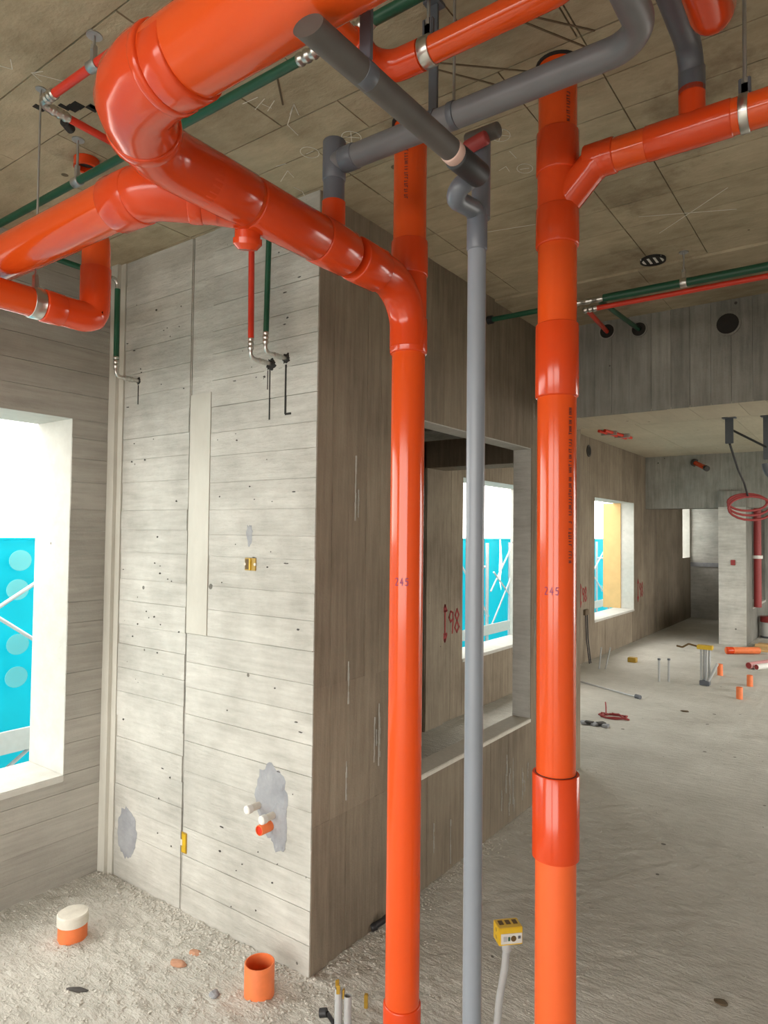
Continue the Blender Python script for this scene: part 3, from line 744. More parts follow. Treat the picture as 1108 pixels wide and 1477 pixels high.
def blob(name, cx, cz, rx_, rz_, y, thick, mat, parent=None, seed=0, n=26, rough=.22):
    """uneven mortar patch or broken hole on the front wall (normal -Y)"""
    rr = random.Random(seed); bm = bmesh.new()
    ring = []; inner = []
    for k in range(n):
        a = 2*math.pi*k/n; q = 1 + rr.uniform(-rough, rough)
        ring.append(bm.verts.new((cx+math.cos(a)*rx_*q, y, cz+math.sin(a)*rz_*q)))
        inner.append(bm.verts.new((cx+math.cos(a)*rx_*q*.82, y-thick*rr.uniform(.6, 1.2), cz+math.sin(a)*rz_*q*.82)))
    c = bm.verts.new((cx, y-thick*.7, cz))
    for k in range(n):
        bm.faces.new((ring[k], ring[(k+1) % n], inner[(k+1) % n], inner[k])); bm.faces.new((inner[k], inner[(k+1) % n], c))
    back = [bm.verts.new((v.co.x, y+.01, v.co.z)) for v in ring]
    for k in range(n): bm.faces.new((ring[(k+1) % n], ring[k], back[k], back[(k+1) % n]))
    bmesh.ops.recalc_face_normals(bm, faces=bm.faces[:])
    return add(name, bm, mat, parent)
for i, (x, z, r) in enumerate(((-1.82, 2.268, .020), (-1.90, 2.256, .025), (-2.772, 2.30, .016))):
    blob('pipe_hole', x, z, r, r, YF-.001, .0012, 'dark', wf, 30+i)
    blob('mortar_ring', x, z-.004, r*1.8, r*1.7, YF+.001, .0008, 'front_smooth', wf, 60+i)
# chased slots below the pipe holes
for x, z0, z1, w in ((-1.906, 2.04, 2.235, .006), (-1.918, 2.16, 2.235, .004), (-1.82, 2.055, 2.245, .009), (-2.772, 2.19, 2.28, .004)):
    box('chased_slot', x-w/2, x+w/2, YF-.0022, YF+.004, z0, z1, 'dark', wf)
box('chased_slot', -1.822, -1.79, YF-.0022, YF+.004, 2.05, 2.058, 'dark', wf)

# ---- right-hand service pipes in front of the beam
gr = thing('water_pipe', 'thin dark green pipe under the ceiling along the grey beam at right', 'pipe', (-.7, 3.21, GZ))
tube('pipe', [(XC-.005, 3.212, 2.745), (-1.17, 3.212, 2.743)], .0135, 'green', gr, 16)
tube('end_cap', [(XC-.004, 3.212, 2.745), (XC+.03, 3.212, 2.745)], .022, 'black', gr, 16)
steel_joint('fitting', gr, (-1.20, 3.212, 2.743), (-1.03, 3.212, 2.742), .0125)
tube('pipe', [(-1.04, 3.212, 2.742), (2.2, 3.212, 2.74)], .019, 'green', gr, 18)
tube('branch', [(-1.06, 3.215, 2.735), (-1.079, YB-.006, 2.788)], .0125, 'green', gr, 14)
rr_ = thing('water_pipe', 'thin red pipe running just below the green pipe along the beam', 'pipe', (-.6, 3.235, 2.70))
tube('pipe', [(-1.10, 3.245, 2.712), (2.2, 3.245, 2.712)], .0125, 'red', rr_, 16)
steel_joint('fitting', rr_, (-1.15, 3.245, 2.712), (-1.08, 3.245, 2.712), .0125)
tube('branch', [(-1.13, 3.25, 2.71), (-1.261, YB-.006, 2.805)], .0125, 'red', rr_, 14)
rod_hanger('small silver clamp holding the green and red pipes along the beam', -.68, 3.212, 2.742, .019, 'x', .004, 'steel', .014)

def yring(name, x, y0, y1, z, r0, r1, mat, parent, seg=24):
    bm = bmesh.new(); prof = ((y1, r1), (y0, r1), (y0, r0), (y1, r0))
    rings = [[bm.verts.new((x+math.cos(2*math.pi*k/seg)*r, y, z+math.sin(2*math.pi*k/seg)*r)) for k in range(seg)] for y, r in prof]
    for A, B in zip(rings, rings[1:]):
        for k in range(seg): bm.faces.new((A[k], A[(k+1) % seg], B[(k+1) % seg], B[k]))
    bmesh.ops.recalc_face_normals(bm, faces=bm.faces[:])
    return add(name, bm, mat, parent, True, 40)
for x, z, r in ((-1.261, 2.807, .046), (-1.079, 2.788, .044), (-.62, 2.74, .062)):
    yring('sleeve_ring', x, YB-.006, YB+.02, z, r*.88, r*1.06, 'beam', bmw)
    tube('sleeve_hole', [(x, YB-.004, z), (x, YB+.012, z)], r*.9, 'dark', bmw, 24)

# ---- ceiling details
chalk = [[(-1.843, 1.013), (-1.899, .913), (-1.866, .929)], [(-1.899, .913), (-1.913, .949)], [(-1.942, .848), (-1.928, .875), (-1.89, .852)],
 [(-1.516, 1.348), (-1.455, 1.352)], [(-1.505, 1.388), (-1.443, 1.368)], [(-1.468, 1.381), (-1.459, 1.412)], [(-1.479, 1.415), (-1.426, 1.391)],
 [(-1.489, 1.56), (-1.478, 1.5), (-1.39, 1.436)], [(-1.435, 1.466), (-1.39, 1.436), (-1.415, 1.484)], [(-.971, 2.03), (-.97, 2.082)],
 [(-1.74, 1.735), (-1.666, 1.695), (-1.68, 1.742)], [(-1.728, 1.792), (-1.723, 1.832), (-1.753, 1.888)], [(-1.681, 1.652), (-1.64, 1.658)], [(-1.054, 2.12), (-1.022, 2.109), (-1.026, 2.145)]]
def circ(x, y, r, ry=None): return [(x+math.cos(a*math.pi/9)*r, y+math.sin(a*math.pi/9)*(ry or r)) for a in range(19)]
chalk_groups = [chalk[0:2], chalk[2:3], chalk[3:7], chalk[7:9], chalk[9:10], chalk[10:11], chalk[11:12], chalk[12:13], chalk[13:14],
 [circ(-1.355, 1.667, .03, .034), [(-1.375, 1.65), (-1.335, 1.685)], [(-1.34, 1.645), (-1.372, 1.69)]],
 [circ(-1.525, 1.655, .03, .034), [(-1.54, 1.655), (-1.51, 1.655)]],
 [circ(-.956, 1.931, .03, .036), [(-.98, 1.91), (-.93, 1.955)], [(-.935, 1.905), (-.975, 1.958)]],
 [circ(-.974, 2.159, .026, .032), [(-.99, 2.155), (-.96, 2.165)]],
 [[(-.75, 2.75), (-.42, 2.9)], [(-.42, 2.70), (-.72, 2.95)]], [[(-1.35, 2.52), (-.95, 2.62)]]]
for gI, g in enumerate(chalk_groups):
    bm = bmesh.new()
    for st in g:
        for a, b in zip(st, st[1:]):
            a, b = V((*a, 0)), V((*b, 0)); d = (b-a)
            if d.length < 1e-6: continue
            n = V((-d.y, d.x, 0)).normalized()*(.0012 if gI < 13 else .0018)
            z0, z1 = H-.0016, H-.0008
            vs = [bm.verts.new((p.x, p.y, z)) for z in (z0, z1) for p in (a-n, a+n, b+n, b-n)]
            for f in ((0, 1, 2, 3), (7, 6, 5, 4), (0, 4, 5, 1), (1, 5, 6, 2), (2, 6, 7, 3), (3, 7, 4, 0)): bm.faces.new([vs[i] for i in f])
    add('chalk_mark', bm, 'chalk', ceiling)
def zring(name, x, y, z0, z1, r0, r1, mat, parent=None, seg=24):
    bm = bmesh.new(); prof = ((z1, r1), (z0, r1), (z0, r0), (z1, r0))
    rings = [[bm.verts.new((x+math.cos(2*math.pi*k/seg)*r, y+math.sin(2*math.pi*k/seg)*r, z)) for k in range(seg)] for z, r in prof]
    for A, B in zip(rings, rings[1:]):
        for k in range(seg): bm.faces.new((A[k], A[(k+1) % seg], B[(k+1) % seg], B[k]))
    bmesh.ops.recalc_face_normals(bm, faces=bm.faces[:])
    return add(name, bm, mat, parent, True, 40)
zring('sleeve_ring', -.813, 3.215, H-.012, H, .048, .056, 'dark', ceiling)
for k in range(4): box('sleeve_grille', -.86+k*.027, -.85+k*.027, 3.18, 3.25, H-.008, H-.002, 'white', ceiling)
tube('sleeve_hole', [(-.813, 3.215, H-.006), (-.813, 3.215, H)], .048, 'dark', ceiling)
zring('orange_sleeve', -2.192, 1.249, H-.03, H, .030, .042, 'orange_fit', ceiling); tube('sleeve_hole', [(-2.192, 1.249, H-.012), (-2.192, 1.249, H)], .03, 'dark', ceiling)
zring('sleeve_rim', LX, LY, H-.012, H, RP, RP*1.14, 'dark', ceiling); zring('sleeve_rim', RX, RY, H-.006, H, RP, RP*1.14, 'dark', ceiling)
bm = bmesh.new()
for k in range(9):
    x = -2.03+.02*k+random.uniform(-.008, .008); y = 1.02+.012*k+random.uniform(-.015, .015)
    u_ = random.uniform(.006, .016); bm_box(bm, x-u_, x+u_, y-.016, y+.016, H-.003, H+.001)
add('broken_pocket', bm, 'dark', ceiling)
for a, b in (((-.69, 1.50), (-.56, 1.66)), ((-.70, 1.52), (-.60, 1.70)), ((-1.02, 1.47), (-.86, 1.70)), ((-.98, 1.50), (-.72, 1.74)), ((-1.42, 1.42), (-1.33, 1.30))):
    a, b = V((*a, 0)), V((*b, 0)); n = V((-(b-a).y, (b-a).x, 0)).normalized()*.0025
    bm = bmesh.new(); vs = [bm.verts.new((p.x, p.y, z)) for z in (H-.0022, H-.0005) for p in (a-n, a+n, b+n, b-n)]
    for f in ((0, 1, 2, 3), (7, 6, 5, 4), (0, 4, 5, 1), (1, 5, 6, 2), (2, 6, 7, 3), (3, 7, 4, 0)): bm.faces.new([vs[i] for i in f])
    add('scratch', bm, 'chip', ceiling)

# ================================================================== FRONT WALL FITTINGS
for lbl, x, z, w, h in (('yellow outlet box set in the pale wall at eye height', -1.998, 1.474, .062, .050), ('yellow outlet box set in the pale wall near the floor on the seam', -2.372, .287, .034, .085)):
    t = thing('outlet_box', lbl, 'junction box', (x, YF, z), 'yellow boxes cast into the pale wall')
    bb = box('box_body', x-w/2, x+w/2, YF-.003, YF+.004, z-h/2, z+h/2, 'yellow_dirty', t, .0015)
    if w > h:
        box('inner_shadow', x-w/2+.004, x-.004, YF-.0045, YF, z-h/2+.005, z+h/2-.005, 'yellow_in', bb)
        box('rib', x-.002, x+.006, YF-.008, YF, z-h/2+.003, z+h/2-.003, 'yellow', bb)
        for sx in (-1, 1): tube('screw_lug', [(x+sx*(w/2-.003), YF-.005, z), (x+sx*(w/2-.003), YF, z)], .006, 'cream', bb, 10)
    else:
        box('inner_face', x-w/2+.008, x+w/2-.004, YF-.0045, YF, z-h/2+.006, z+h/2-.006, 'yellow', bb)
        box('clip', x-w/2, x-w/2+.01, YF-.006, YF, z-.012, z+.012, 'cream', bb)
blob('mortar_patch', -1.862, .585, .085, .135, YF-.001, .003, 'patch', wf, 5, 40, .09)
blob('mortar_patch', -1.82, .50, .045, .10, YF-.001, .004, 'patch', wf, 8, 30, .1)
blob('mortar_patch', -2.78, .22, .075, .115, YF-.001, .003, 'patch', wf, 12, 40, .09)
blob('chipped_hollow', -2.006, 1.592, .020, .042, YF-.001, .002, 'patch', wf, 14, 20, .25)
rr = random.Random(4)
for k in range(90):
    x = rr.choice([rr.uniform(-2.87, -2.42), rr.uniform(-2.22, -1.70)]); z = rr.uniform(.1, 2.8)
    blob('blow_hole', x, z, *rr.choice([(.0025, .002), (.004, .003), (.003, .0025), (.010, .0024), (.006, .004)]), YF-.0015, .0005, 'mdark', wf, 100+k, 9, .3)
for x, z, lbl in ((-1.925, .553, 'white plugged water outlet stub on the pale wall, left of the pair'), (-1.846, .535, 'white plugged water outlet stub on the pale wall, right of the pair')):
    t = thing('pipe_plug', lbl, 'pipe plug', (x, YF, z), 'white plugs above the drain outlet')
    sb = tube('stub', [(x, YF+.004, z), (x, YF-.05, z)], .013, 'cream', t, 18)
    tube('plug_head', [(x, YF-.042, z), (x, YF-.046, z), (x, YF-.066, z), (x, YF-.070, z)], [.012, .0165, .0165, .012], 'white', sb, 18)
t = thing('drain_outlet', 'small dusty orange drain outlet stub below the white plugs', 'pipe', (-1.866, YF, .492))
open_tube('stub', (-1.862, YF+.006, .492), (-1.862, YF-.062, .492), .0195, .003, 'orange_dusty', t, 24)
tube('bore', [(-1.862, YF-.03, .492), (-1.862, YF-.056, .492)], .0165, 'red', t, 20)

# ================================================================== FLOOR STUBS AND CONDUITS
t = thing('floor_drain_stub', 'short open orange pipe stub standing on the floor before the pale wall', 'pipe', (-1.745, 1.70, 0))
open_tube('pipe', (-1.745, 1.70, -.02), (-1.745, 1.70, .108), .052, .0045, 'orange_dusty', t, 36)
tube('inside', [(-1.745, 1.70, .0), (-1.745, 1.70, .02)], .047, 'orange_in', t, 28)
t = thing('floor_drain_stub', 'orange pipe stub with a tilted white cap on the floor by the window wall', 'pipe', (-2.565, 1.485, 0))
tube('pipe', [(-2.565, 1.485, -.02), (-2.565, 1.485, .075)], .054, 'orange_dusty', t, 32)
tube('cap', [(-2.565, 1.485, .060), (-2.565, 1.485, .063), (-2.564, 1.484, .098), (-2.564, 1.484, .102)], [.055, .0580, .0580, .054], 'cream', t, 32)

# yellow box on a conduit in the foreground
t = thing('conduit_box', 'yellow electrical box on a bent grey conduit between the grey pipe and right stack', 'junction box', (-.955, 1.975, 0))
tube('conduit', fillet([(-.972, 1.957, -.02), (-.955, 1.955, .16), (-.927, 1.935, .28), (-.918, 1.93, .365)], [.2, .1], 6), .0112, 'conduit', t, 18)
sleeve('adapter', (-.9195, 1.931, .335), (-.918, 1.93, .368), .0145, 'conduit', t, .002)
bx = bpy.data.objects.new('box_body', None); C.objects.link(bx)
def rot_box(name, parent, c, rz, sx, sy, sz, mat, bev=.001, off=(0, 0, 0)):
    bm = bmesh.new(); bm_box(bm, -sx/2+off[0], sx/2+off[0], -sy/2+off[1], sy/2+off[1], -sz/2+off[2], sz/2+off[2])
    if bev: bmesh.ops.bevel(bm, geom=bm.edges[:], offset=bev, segments=2, affect='EDGES')
    bmesh.ops.transform(bm, matrix=Matrix.Translation(c) @ Matrix.Rotation(rz, 4, 'Z'), verts=bm.verts[:])
    return add(name, bm, mat, parent)
bpy.data.objects.remove(bx)
bc, brz = (-.915, 1.93, .393), .80
body = rot_box('box_body', t, bc, brz, .075, .05, .052, 'yellow', .0015)
rot_box('sticker', body, bc, brz, .066, .002, .030, 'sticker', 0, (.002, -.0255, -.006))
rot_box('sticker_mark', body, bc, brz, .012, .002, .014, 'conduit', 0, (-.018, -.0266, -.006))
rot_box('sticker_mark', body, bc, brz, .006, .002, .012, 'green', 0, (-.006, -.0266, -.006))
rot_box('sticker_mark', body, bc, brz, .008, .002, .008, 'strap', 0, (.026, -.0266, -.003))
m4 = Matrix.Translation(bc) @ Matrix.Rotation(brz, 4, 'Z')
tube('knockout', [m4 @ V((.008, -.024, -.006)), m4 @ V((.008, -.0275, -.006))], .0085, 'yellow_in', body, 18)
for k in range(3): rot_box('slot', body, bc, brz, .014, .022, .003, 'yellow_in', 0, (-.022+k*.022, .004, .0255))
for k in range(2): tube('knockout', [m4 @ V((-.036, .0, -.012+k*.022)), m4 @ V((-.0385, .0, -.012+k*.022))], .006, 'yellow_dirty', body, 12)

# conduits with yellow clips at the bottom
for i, (x, y, h, lbl) in enumerate(((-1.412, 1.728, .135, 'grey conduit stub with yellow clips rising from the floor at the left stack'), (-1.385, 1.742, .115, 'second shorter grey conduit stub just right of the clipped one'))):
    t = thing('floor_conduit', lbl, 'conduit', (x, y, 0), 'conduit stubs at the left stack')
    open_tube('pipe', (x, y, -.02), (x, y, h), .0125, .002, 'conduit', t, 20)
    for k in range(2 if i == 0 else 1):
        a = 2.6 + k*2.7 + i; dx, dy = math.cos(a)*.014, math.sin(a)*.014
        rot_box('clip', t, (x+dx, y+dy, h+.004), a, .005, .012, .028, 'yellow_dirty', .001)
t = thing('black_cap', 'small black plastic cap on the floor beside the grey conduit stub', 'plastic cap', (-1.455, 1.70, .03))
tube('body', [(-1.47, 1.705, .045), (-1.45, 1.715, .05)], .014, 'black', t, 16)
tube('stem', [(-1.45, 1.715, .05), (-1.432, 1.73, .015)], .007, 'black', t, 10)
t = rot_box('wood_block', None, (-1.40, 1.86, .028), .4, .012, .012, .045, 'yellow_dirty', .001); tag(t, 'tiny upright wooden peg in the rubble at the wall foot', 'wood peg')

# ---- crumbs of mortar
rr = random.Random(77)
ico = [V((0, 0, 1))]
bm0 = bmesh.new(); bmesh.ops.create_icosphere(bm0, subdivisions=1, radius=1); iv = [v.co.copy() for v in bm0.verts]; ifc = [[v.index for v in f.verts] for f in bm0.faces]; bm0.free()
vv, ff = [], []
def crumb(x, y, r):
    base = len(vv); sx, sy, sz = rr.uniform(.7, 1.3), rr.uniform(.7, 1.3), rr.uniform(.35, .7); a = rr.uniform(0, 6.28); ca, sa = math.cos(a), math.sin(a); z = floor_h(x, y) + r*.25
    for c in iv:
        q = 1+rr.uniform(-.22, .22); px, py, pz = c.x*sx*q, c.y*sy*q, c.z*sz*q
        vv.append((x+(px*ca-py*sa)*r, y+(px*sa+py*ca)*r, z+pz*r))
    ff.extend([[base+i for i in f] for f in ifc])
n = 0
while n < 8000:
    x = rr.uniform(-2.95, -.75); y = rr.uniform(.75, 2.5)
    if y > YF-.01 and x < XC+.01: continue
    dens = rough_at(x, y)*.75
    if x > XC: dens *= max(.1, 1-(y-1.75)*1.1)
    if rr.random() > dens + .04: continue
    near = max(0, 1-abs(y-YF)*4) if x < XC else max(0, 1-abs(x-XC)*4)
    crumb(x, y, rr.choice([.002, .003, .003, .004, .005]) * (1+.8*near*rr.random())); n += 1
for k in range(900):
    x = XC + abs(rr.gauss(0, .05)) + .004; y = rr.uniform(YF-.1, YE); crumb(x, y, rr.uniform(.002, .006))
for k in range(700):
    y = YF - abs(rr.gauss(0, .04)) - .004; x = rr.uniform(XE+.01, XC); crumb(x, y, rr.uniform(.002, .006))
for k in range(500):
    x = rr.uniform(-1.6, .6); y = rr.uniform(2, 8); crumb(x, y, rr.uniform(.0015, .004))
me = bpy.data.meshes.new('mortar_crumbs'); me.from_pydata(vv, [], ff); me.materials.append(MAT['crumb'])
o = link('mortar_crumbs', me); tag(o, 'loose mortar crumbs strewn over the rough floor by the pale wall', 'rubble', kind='stuff')

def chunk(name, label, cat, x, y, r, mat, sx=1, sy=1, sz=.5, seed=0, grp=None, rz=0):
    q = random.Random(seed); bm = bmesh.new(); bmesh.ops.create_icosphere(bm, subdivisions=2, radius=r)
    for v in bm.verts:
        k = 1 + .28*noise.noise(v.co*60+V((seed*3.1, 0, 0))); v.co = V((v.co.x*sx*k, v.co.y*sy*k, v.co.z*sz*k))
    bmesh.ops.transform(bm, matrix=Matrix.Translation((x, y, r*sz*.5)) @ Matrix.Rotation(rz, 4, 'Z'), verts=bm.verts[:])
    o = add(name, bm, mat); tag(o, label, cat, grp); return o
chunk('brick_chip', 'pinkish brick chip lying nearest the open orange stub', 'brick chip', -2.10, 1.63, .028, 'brick', 1.3, .6, .35, 1, 'brick chips by the pale wall', .3)
chunk('brick_chip', 'pinkish brick chip lying close to the foot of the pale wall', 'brick chip', -2.10, 1.71, .024, 'brick', 1.2, .7, .35, 2, 'brick chips by the pale wall', .2)
chunk('mortar_lump', 'grey mortar lump halfway between brick chips and open orange stub', 'mortar lump', -1.86, 1.60, .018, 'patch', 1, 1, .6, 3)
chunk('wood_splinter', 'dark splinter on the rubble floor below the capped stub', 'splinter', -2.26, 1.33, .03, 'mdark', 1.4, .35, .25, 4, None, .5)
chunk('stone_chip', 'flat brown stone chip on the bare floor at bottom right', 'stone chip', -.442, 2.616, .022, 'chip', 1.0, .8, .3, 5)
chunk('stone_chip', 'small dark chip on the floor beside the grey vertical pipe', 'stone chip', -1.23, 2.62, .012, 'chip', 1.2, .8, .4, 6)
chunk('mortar_slab', 'pale broken mortar slab at the bottom beside the left stack', 'mortar lump', -1.30, 1.77, .035, 'crumb', 1.1, .8, .5, 8)
t = thing('cable_scrap', 'short piece of black cable curled at the foot of the side wall', 'cable', (-1.6, 2.28, 0))
tube('cable', fillet([(-1.655, 2.23, .012), (-1.63, 2.27, .03), (-1.615, 2.31, .05), (-1.60, 2.34, .045)], .03, 4), .0125, 'black', t, 12)
sleeve('ferrule', (-1.657, 2.228, .011), (-1.645, 2.246, .018), .0155, 'black', t, .002)

# ================================================================== PAINT MARKS ON THE WINDOW WALL
def wall_strokes(y0, z0, h, strokes, w, parent=wl):
    bm = bmesh.new()
    for st in strokes:
        for a, b in zip(st, st[1:]):
            a = V((0, y0+a[0]*h, z0+a[1]*h)); b = V((0, y0+b[0]*h, z0+b[1]*h)); d = b-a
            if d.length < 1e-6: continue
            n = V((0, -d.z, d.y)).normalized()*w/2; e = d.normalized()*w*.3
            vs = [bm.verts.new((x, p.y, p.z)) for x in (XE+.003, XE+.001) for p in (a-e-n, a-e+n, b+e+n, b+e-n)]
            for f in ((0, 1, 2, 3), (7, 6, 5, 4), (0, 4, 5, 1), (1, 5, 6, 2), (2, 6, 7, 3), (3, 7, 4, 0)): bm.faces.new([vs[i] for i in f])
    bmesh.ops.recalc_face_normals(bm, faces=bm.faces[:])
    o = add('painted_number', bm, 'redpaint', parent); o['label'] = 'red painted level mark with the number 98'; return o
N9 = [(.42, .62), (.2, .5), (.05, .7), (.2, .95), (.4, .88), (.43, .6), (.36, 0)]
N8 = [(.25, .5), (.08, .75), (.25, 1), (.42, .75), (.25, .5), (.05, .22), (.25, 0), (.45, .22), (.25, .5)]
LEV = [[(.15, -.25), (.15, 1.2)], [(0, 1.0), (.15, 1.25), (.3, 1.0)], [(0, -.02), (.15, -.3), (.3, -.02)], [(0, 1.0), (.3, 1.0)], [(0, .02), (.3, .02)]]
def mark98(y, z, h, w):
    st = [*LEV] + [[(x*.9+.45, yy) for x, yy in N9], [(x*.9+.95, yy) for x, yy in N8]]
    wall_strokes(y, z, h, st, w)
mark98(4.985, .745, .20, .018); mark98(8.29, .77, .18, .018); mark98(10.83, .66, .22, .02)

# ================================================================== FAR ROOM OBJECTS
t = thing('outlet_box', 'small dark box with two hanging wires low on the far window wall', 'junction box', (XE, 8.46, .59))
box('body', XE-.003, XE+.03, 8.42, 8.54, .60, .67, 'chip', t, .004)
for k in range(2): tube('wire', fillet([(XE+.02, 8.45+k*.06, .60), (XE+.03, 8.45+k*.06, .3), (XE+.08, 8.42+k*.05, .005)], .1, 5), .008, 'black', t, 8)
t = thing('wall_sleeve', 'dark pipe sleeve hole high on the far window wall', 'sleeve', (XE, 8.6, 2.72))
tube('ring', [(XE-.01, 8.60, 2.70), (XE+.012, 8.60, 2.70)], .075, 'mdark', t, 20); tube('hole', [(XE, 8.60, 2.70), (XE+.014, 8.60, 2.70)], .055, 'dark', t, 20)
t = thing('ceiling_conduit', 'red conduit pair fixed under the far ceiling behind the beam', 'conduit', (-2.6, 8.4, 2.85))
for k in range(2): tube('conduit', [(-2.66+k*.07, 8.05, H-.02), (-2.57+k*.07, 8.82, H-.02)], .018, 'red', t, 12)
for k in range(2): box('saddle_clip', -2.70+k*.07, -2.52+k*.07, 8.25+k*.3, 8.29+k*.3, H-.045, H, 'galv', t)
t = thing('wall_pipe_stub', 'slanting orange pipe stub sticking out of the far beam', 'pipe', (-2.1, 11.2, 2.68))
tube('pipe', [(-2.245, 11.31, 2.76), (-2.03, 11.05, 2.64)], .035, 'orange_fit', t, 18)
tube('wall_collar', [(-2.255, 11.325, 2.765), (-2.225, 11.288, 2.75)], .06, 'mdark', t, 18)
tube('end', [(-2.045, 11.07, 2.648), (-2.015, 11.03, 2.63)], .042, 'mdark', t, 18)
# hangers and cable with the red coil
t = thing('hanger_strap', 'dark grey strap hanging from the far ceiling above the coil', 'hanger', (-1.235, 7.95, 2.6))
box('strap', -1.275, -1.195, 7.94, 7.96, 2.60, H, 'strap', t, .004); box('ceiling_plate', -1.30, -1.17, 7.90, 8.0, H-.012, H, 'strap', t)
t = thing('hanger_strap', 'dark looped strap hanging at the right edge behind the beam', 'hanger', (-.88, 8.05, 2.3))
box('strap', -.93, -.84, 8.04, 8.06, 2.42, H, 'strap', t, .004); box('ceiling_plate', -.95, -.82, 8.0, 8.1, H-.012, H, 'strap', t)
tube('loop', [(-.80+math.cos(a*.35)*.12, 8.05, 2.38+math.sin(a*.35)*.16) for a in range(9, 19)], .03, 'strap', t, 10)
t = thing('cable', 'thin black cable hanging from the far strap down to the red coil', 'cable', (-1.2, 8.6, 2.2))
tube('cable', fillet([(-1.235, 7.975, 2.60), (-1.22, 8.4, 2.36), (-1.215, 8.8, 2.24), (-1.20, 9.0, 2.08)], .3, 6), .012, 'black', t, 8)
tube('side_cable', [(-1.235, 7.96, 2.76), (-.90, 8.05, 2.55)], .012, 'black', t, 8)
t = thing('hose_coil', 'dark red coil of tubing hanging before the far pier', 'hose', (-1.21, 9.0, 2.0))
for k in range(3):
    pts = [(-1.21+.02*k+math.cos(a*math.pi/10)*(.24+.02*k)*.8, 9.0+math.cos(a*math.pi/10)*.12, 2.02-.035*k+math.sin(a*math.pi/10)*(.10+.02*k)) for a in range(21)]
    tube('turn', pts, .014, 'darkred', t, 10)
t = thing('riser_pipe', 'slim red vertical pipe in front of the side opening of the far pier', 'pipe', (-1.5, 11.9, .5))
tube('pipe', [(-1.465, 11.9, .53), (-1.465, 11.9, 2.07)], .055, 'darkred', t, 16)
tube('white_clip', [(-1.465, 11.9, 1.28), (-1.465, 11.9, 1.33)], .075, 'white', t, 16)
o = box('outlet_box', -1.735, -1.675, 11.215, 11.24, 1.19, 1.27, 'darkred', None, .004); tag(o, 'small red box on the face of the far pier', 'junction box')

# wooden stub posts, conduits and stubs on the far floor
for x, y, lbl in ((-1.942, 7.905, 'left one of two thin grey conduit posts on the far floor'), (-1.855, 7.97, 'right one of two thin grey conduit posts on the far floor')):
    t = thing('floor_conduit', lbl, 'conduit', (x, y, 0), 'thin conduit posts on the far floor')
    tube('pipe', [(x, y, -.01), (x, y, .245)], .012, 'conduit', t, 12); sleeve('cap', (x, y, .235), (x, y, .255), .016, 'strap', t, .002)
t = thing('conduit_bundle', 'bundle of grey conduits topped by a yellow box on the far floor', 'conduit', (-1.50, 8.04, 0))
for dx, dy in ((-.038, 0), (-.014, .03), (.014, -.01), (.036, .02)): tube('pipe', [(-1.50+dx, 8.04+dy, 0), (-1.495+dx*1.1, 8.04+dy, .385)], .012, 'conduit', t, 12)
tube('slanted_pipe', [(-1.47, 8.02, .03), (-1.38, 8.07, .24)], .015, 'conduit', t, 12)
box('base_clamp', -1.55, -1.45, 8.0, 8.08, .0, .05, 'strap', t, .004)
box('yellow_box', -1.575, -1.42, 8.0, 8.08, .385, .43, 'yellow', t, .004)
tube('wire', fillet([(-1.57, 8.03, .41), (-1.66, 8.02, .43), (-1.72, 8.0, .39), (-1.78, 8.0, .40)], .02, 4), .010, 'yellow_in', t, 8)
for x, y, h, lbl in ((-1.464, 8.716, .13, 'short orange floor stub nearest the yellow-topped conduit bundle'), (-1.099, 8.276, .12, 'short orange floor stub at right, behind the nearest one'), (-1.098, 7.573, .115, 'short orange floor stub standing nearest on the far floor')):
    t = thing('floor_drain_stub', lbl, 'pipe', (x, y, 0), 'short orange stubs on the far floor')
    open_tube('pipe', (x, y, -.01), (x, y, h), .030, .004, 'orange_dusty', t, 18); tube('inside', [(x, y, 0), (x, y, h*.7)], .025, 'dark', t, 16)
t = thing('loose_pipe', 'orange pipe offcut lying on the far floor before the pier', 'pipe', (-1.5, 10.5, 0))
open_tube('pipe', (-1.66, 10.36, .048), (-1.30, 10.66, .048), .046, .005, 'orange_dusty', t, 20); sleeve('socket', (-1.66, 10.36, .048), (-1.59, 10.418, .048), .05, 'orange_fit', t)
for k, (a, b, m, lbl) in enumerate((((-1.255, 9.353, .042), (-.75, 10.45, .042), 'pink', 'pinkish wrapped pipe lying on the floor at the right edge'), ((-1.17, 9.335, .036), (-.62, 10.4, .036), 'white', 'white pipe lying beside the pinkish pipe at the right edge'))):
    t = thing('loose_pipe', lbl, 'pipe', (a[0], a[1], 0), 'pipes lying at the right edge'); open_tube('pipe', b, a, a[2]*.96, .004, m, t, 18)
    tube('end_face', [V(a).lerp(V(b), .004), V(a).lerp(V(b), .02)], a[2]*.85, 'darkred', t, 16)
t = thing('plywood_sheet', 'yellowish wooden board lying on the floor by the far pier', 'board', (-1.2, 11, 0))
box('sheet', -1.42, -.5, 10.85, 11.6, 0.003, .03, 'wood_pale', t, .002); box('batten', -1.42, -.5, 11.2, 11.24, .03, .06, 'wood', t, .002)
t = thing('bucket', 'white bucket with a red rim standing beside the far pier', 'bucket', (-1.36, 12.5, 0))
open_tube('body', (-1.36, 12.5, .0), (-1.36, 12.5, .26), .14, .006, 'bottle', t, 24); sleeve('rim', (-1.36, 12.5, .25), (-1.36, 12.5, .34), .15, 'darkred', t)
tube('dark_base', [(-1.36, 12.5, 0), (-1.36, 12.5, .03)], .145, 'strap', t, 24)
t = thing('outlet_box', 'small yellow box lying on the far floor below the window', 'junction box', (-2.507, 8.905, 0))
box('body', -2.56, -2.46, 8.86, 8.95, 0.002, .06, 'yellow_dirty', t, .003); box('opening', -2.565, -2.555, 8.875, 8.935, .012, .05, 'dark', t)
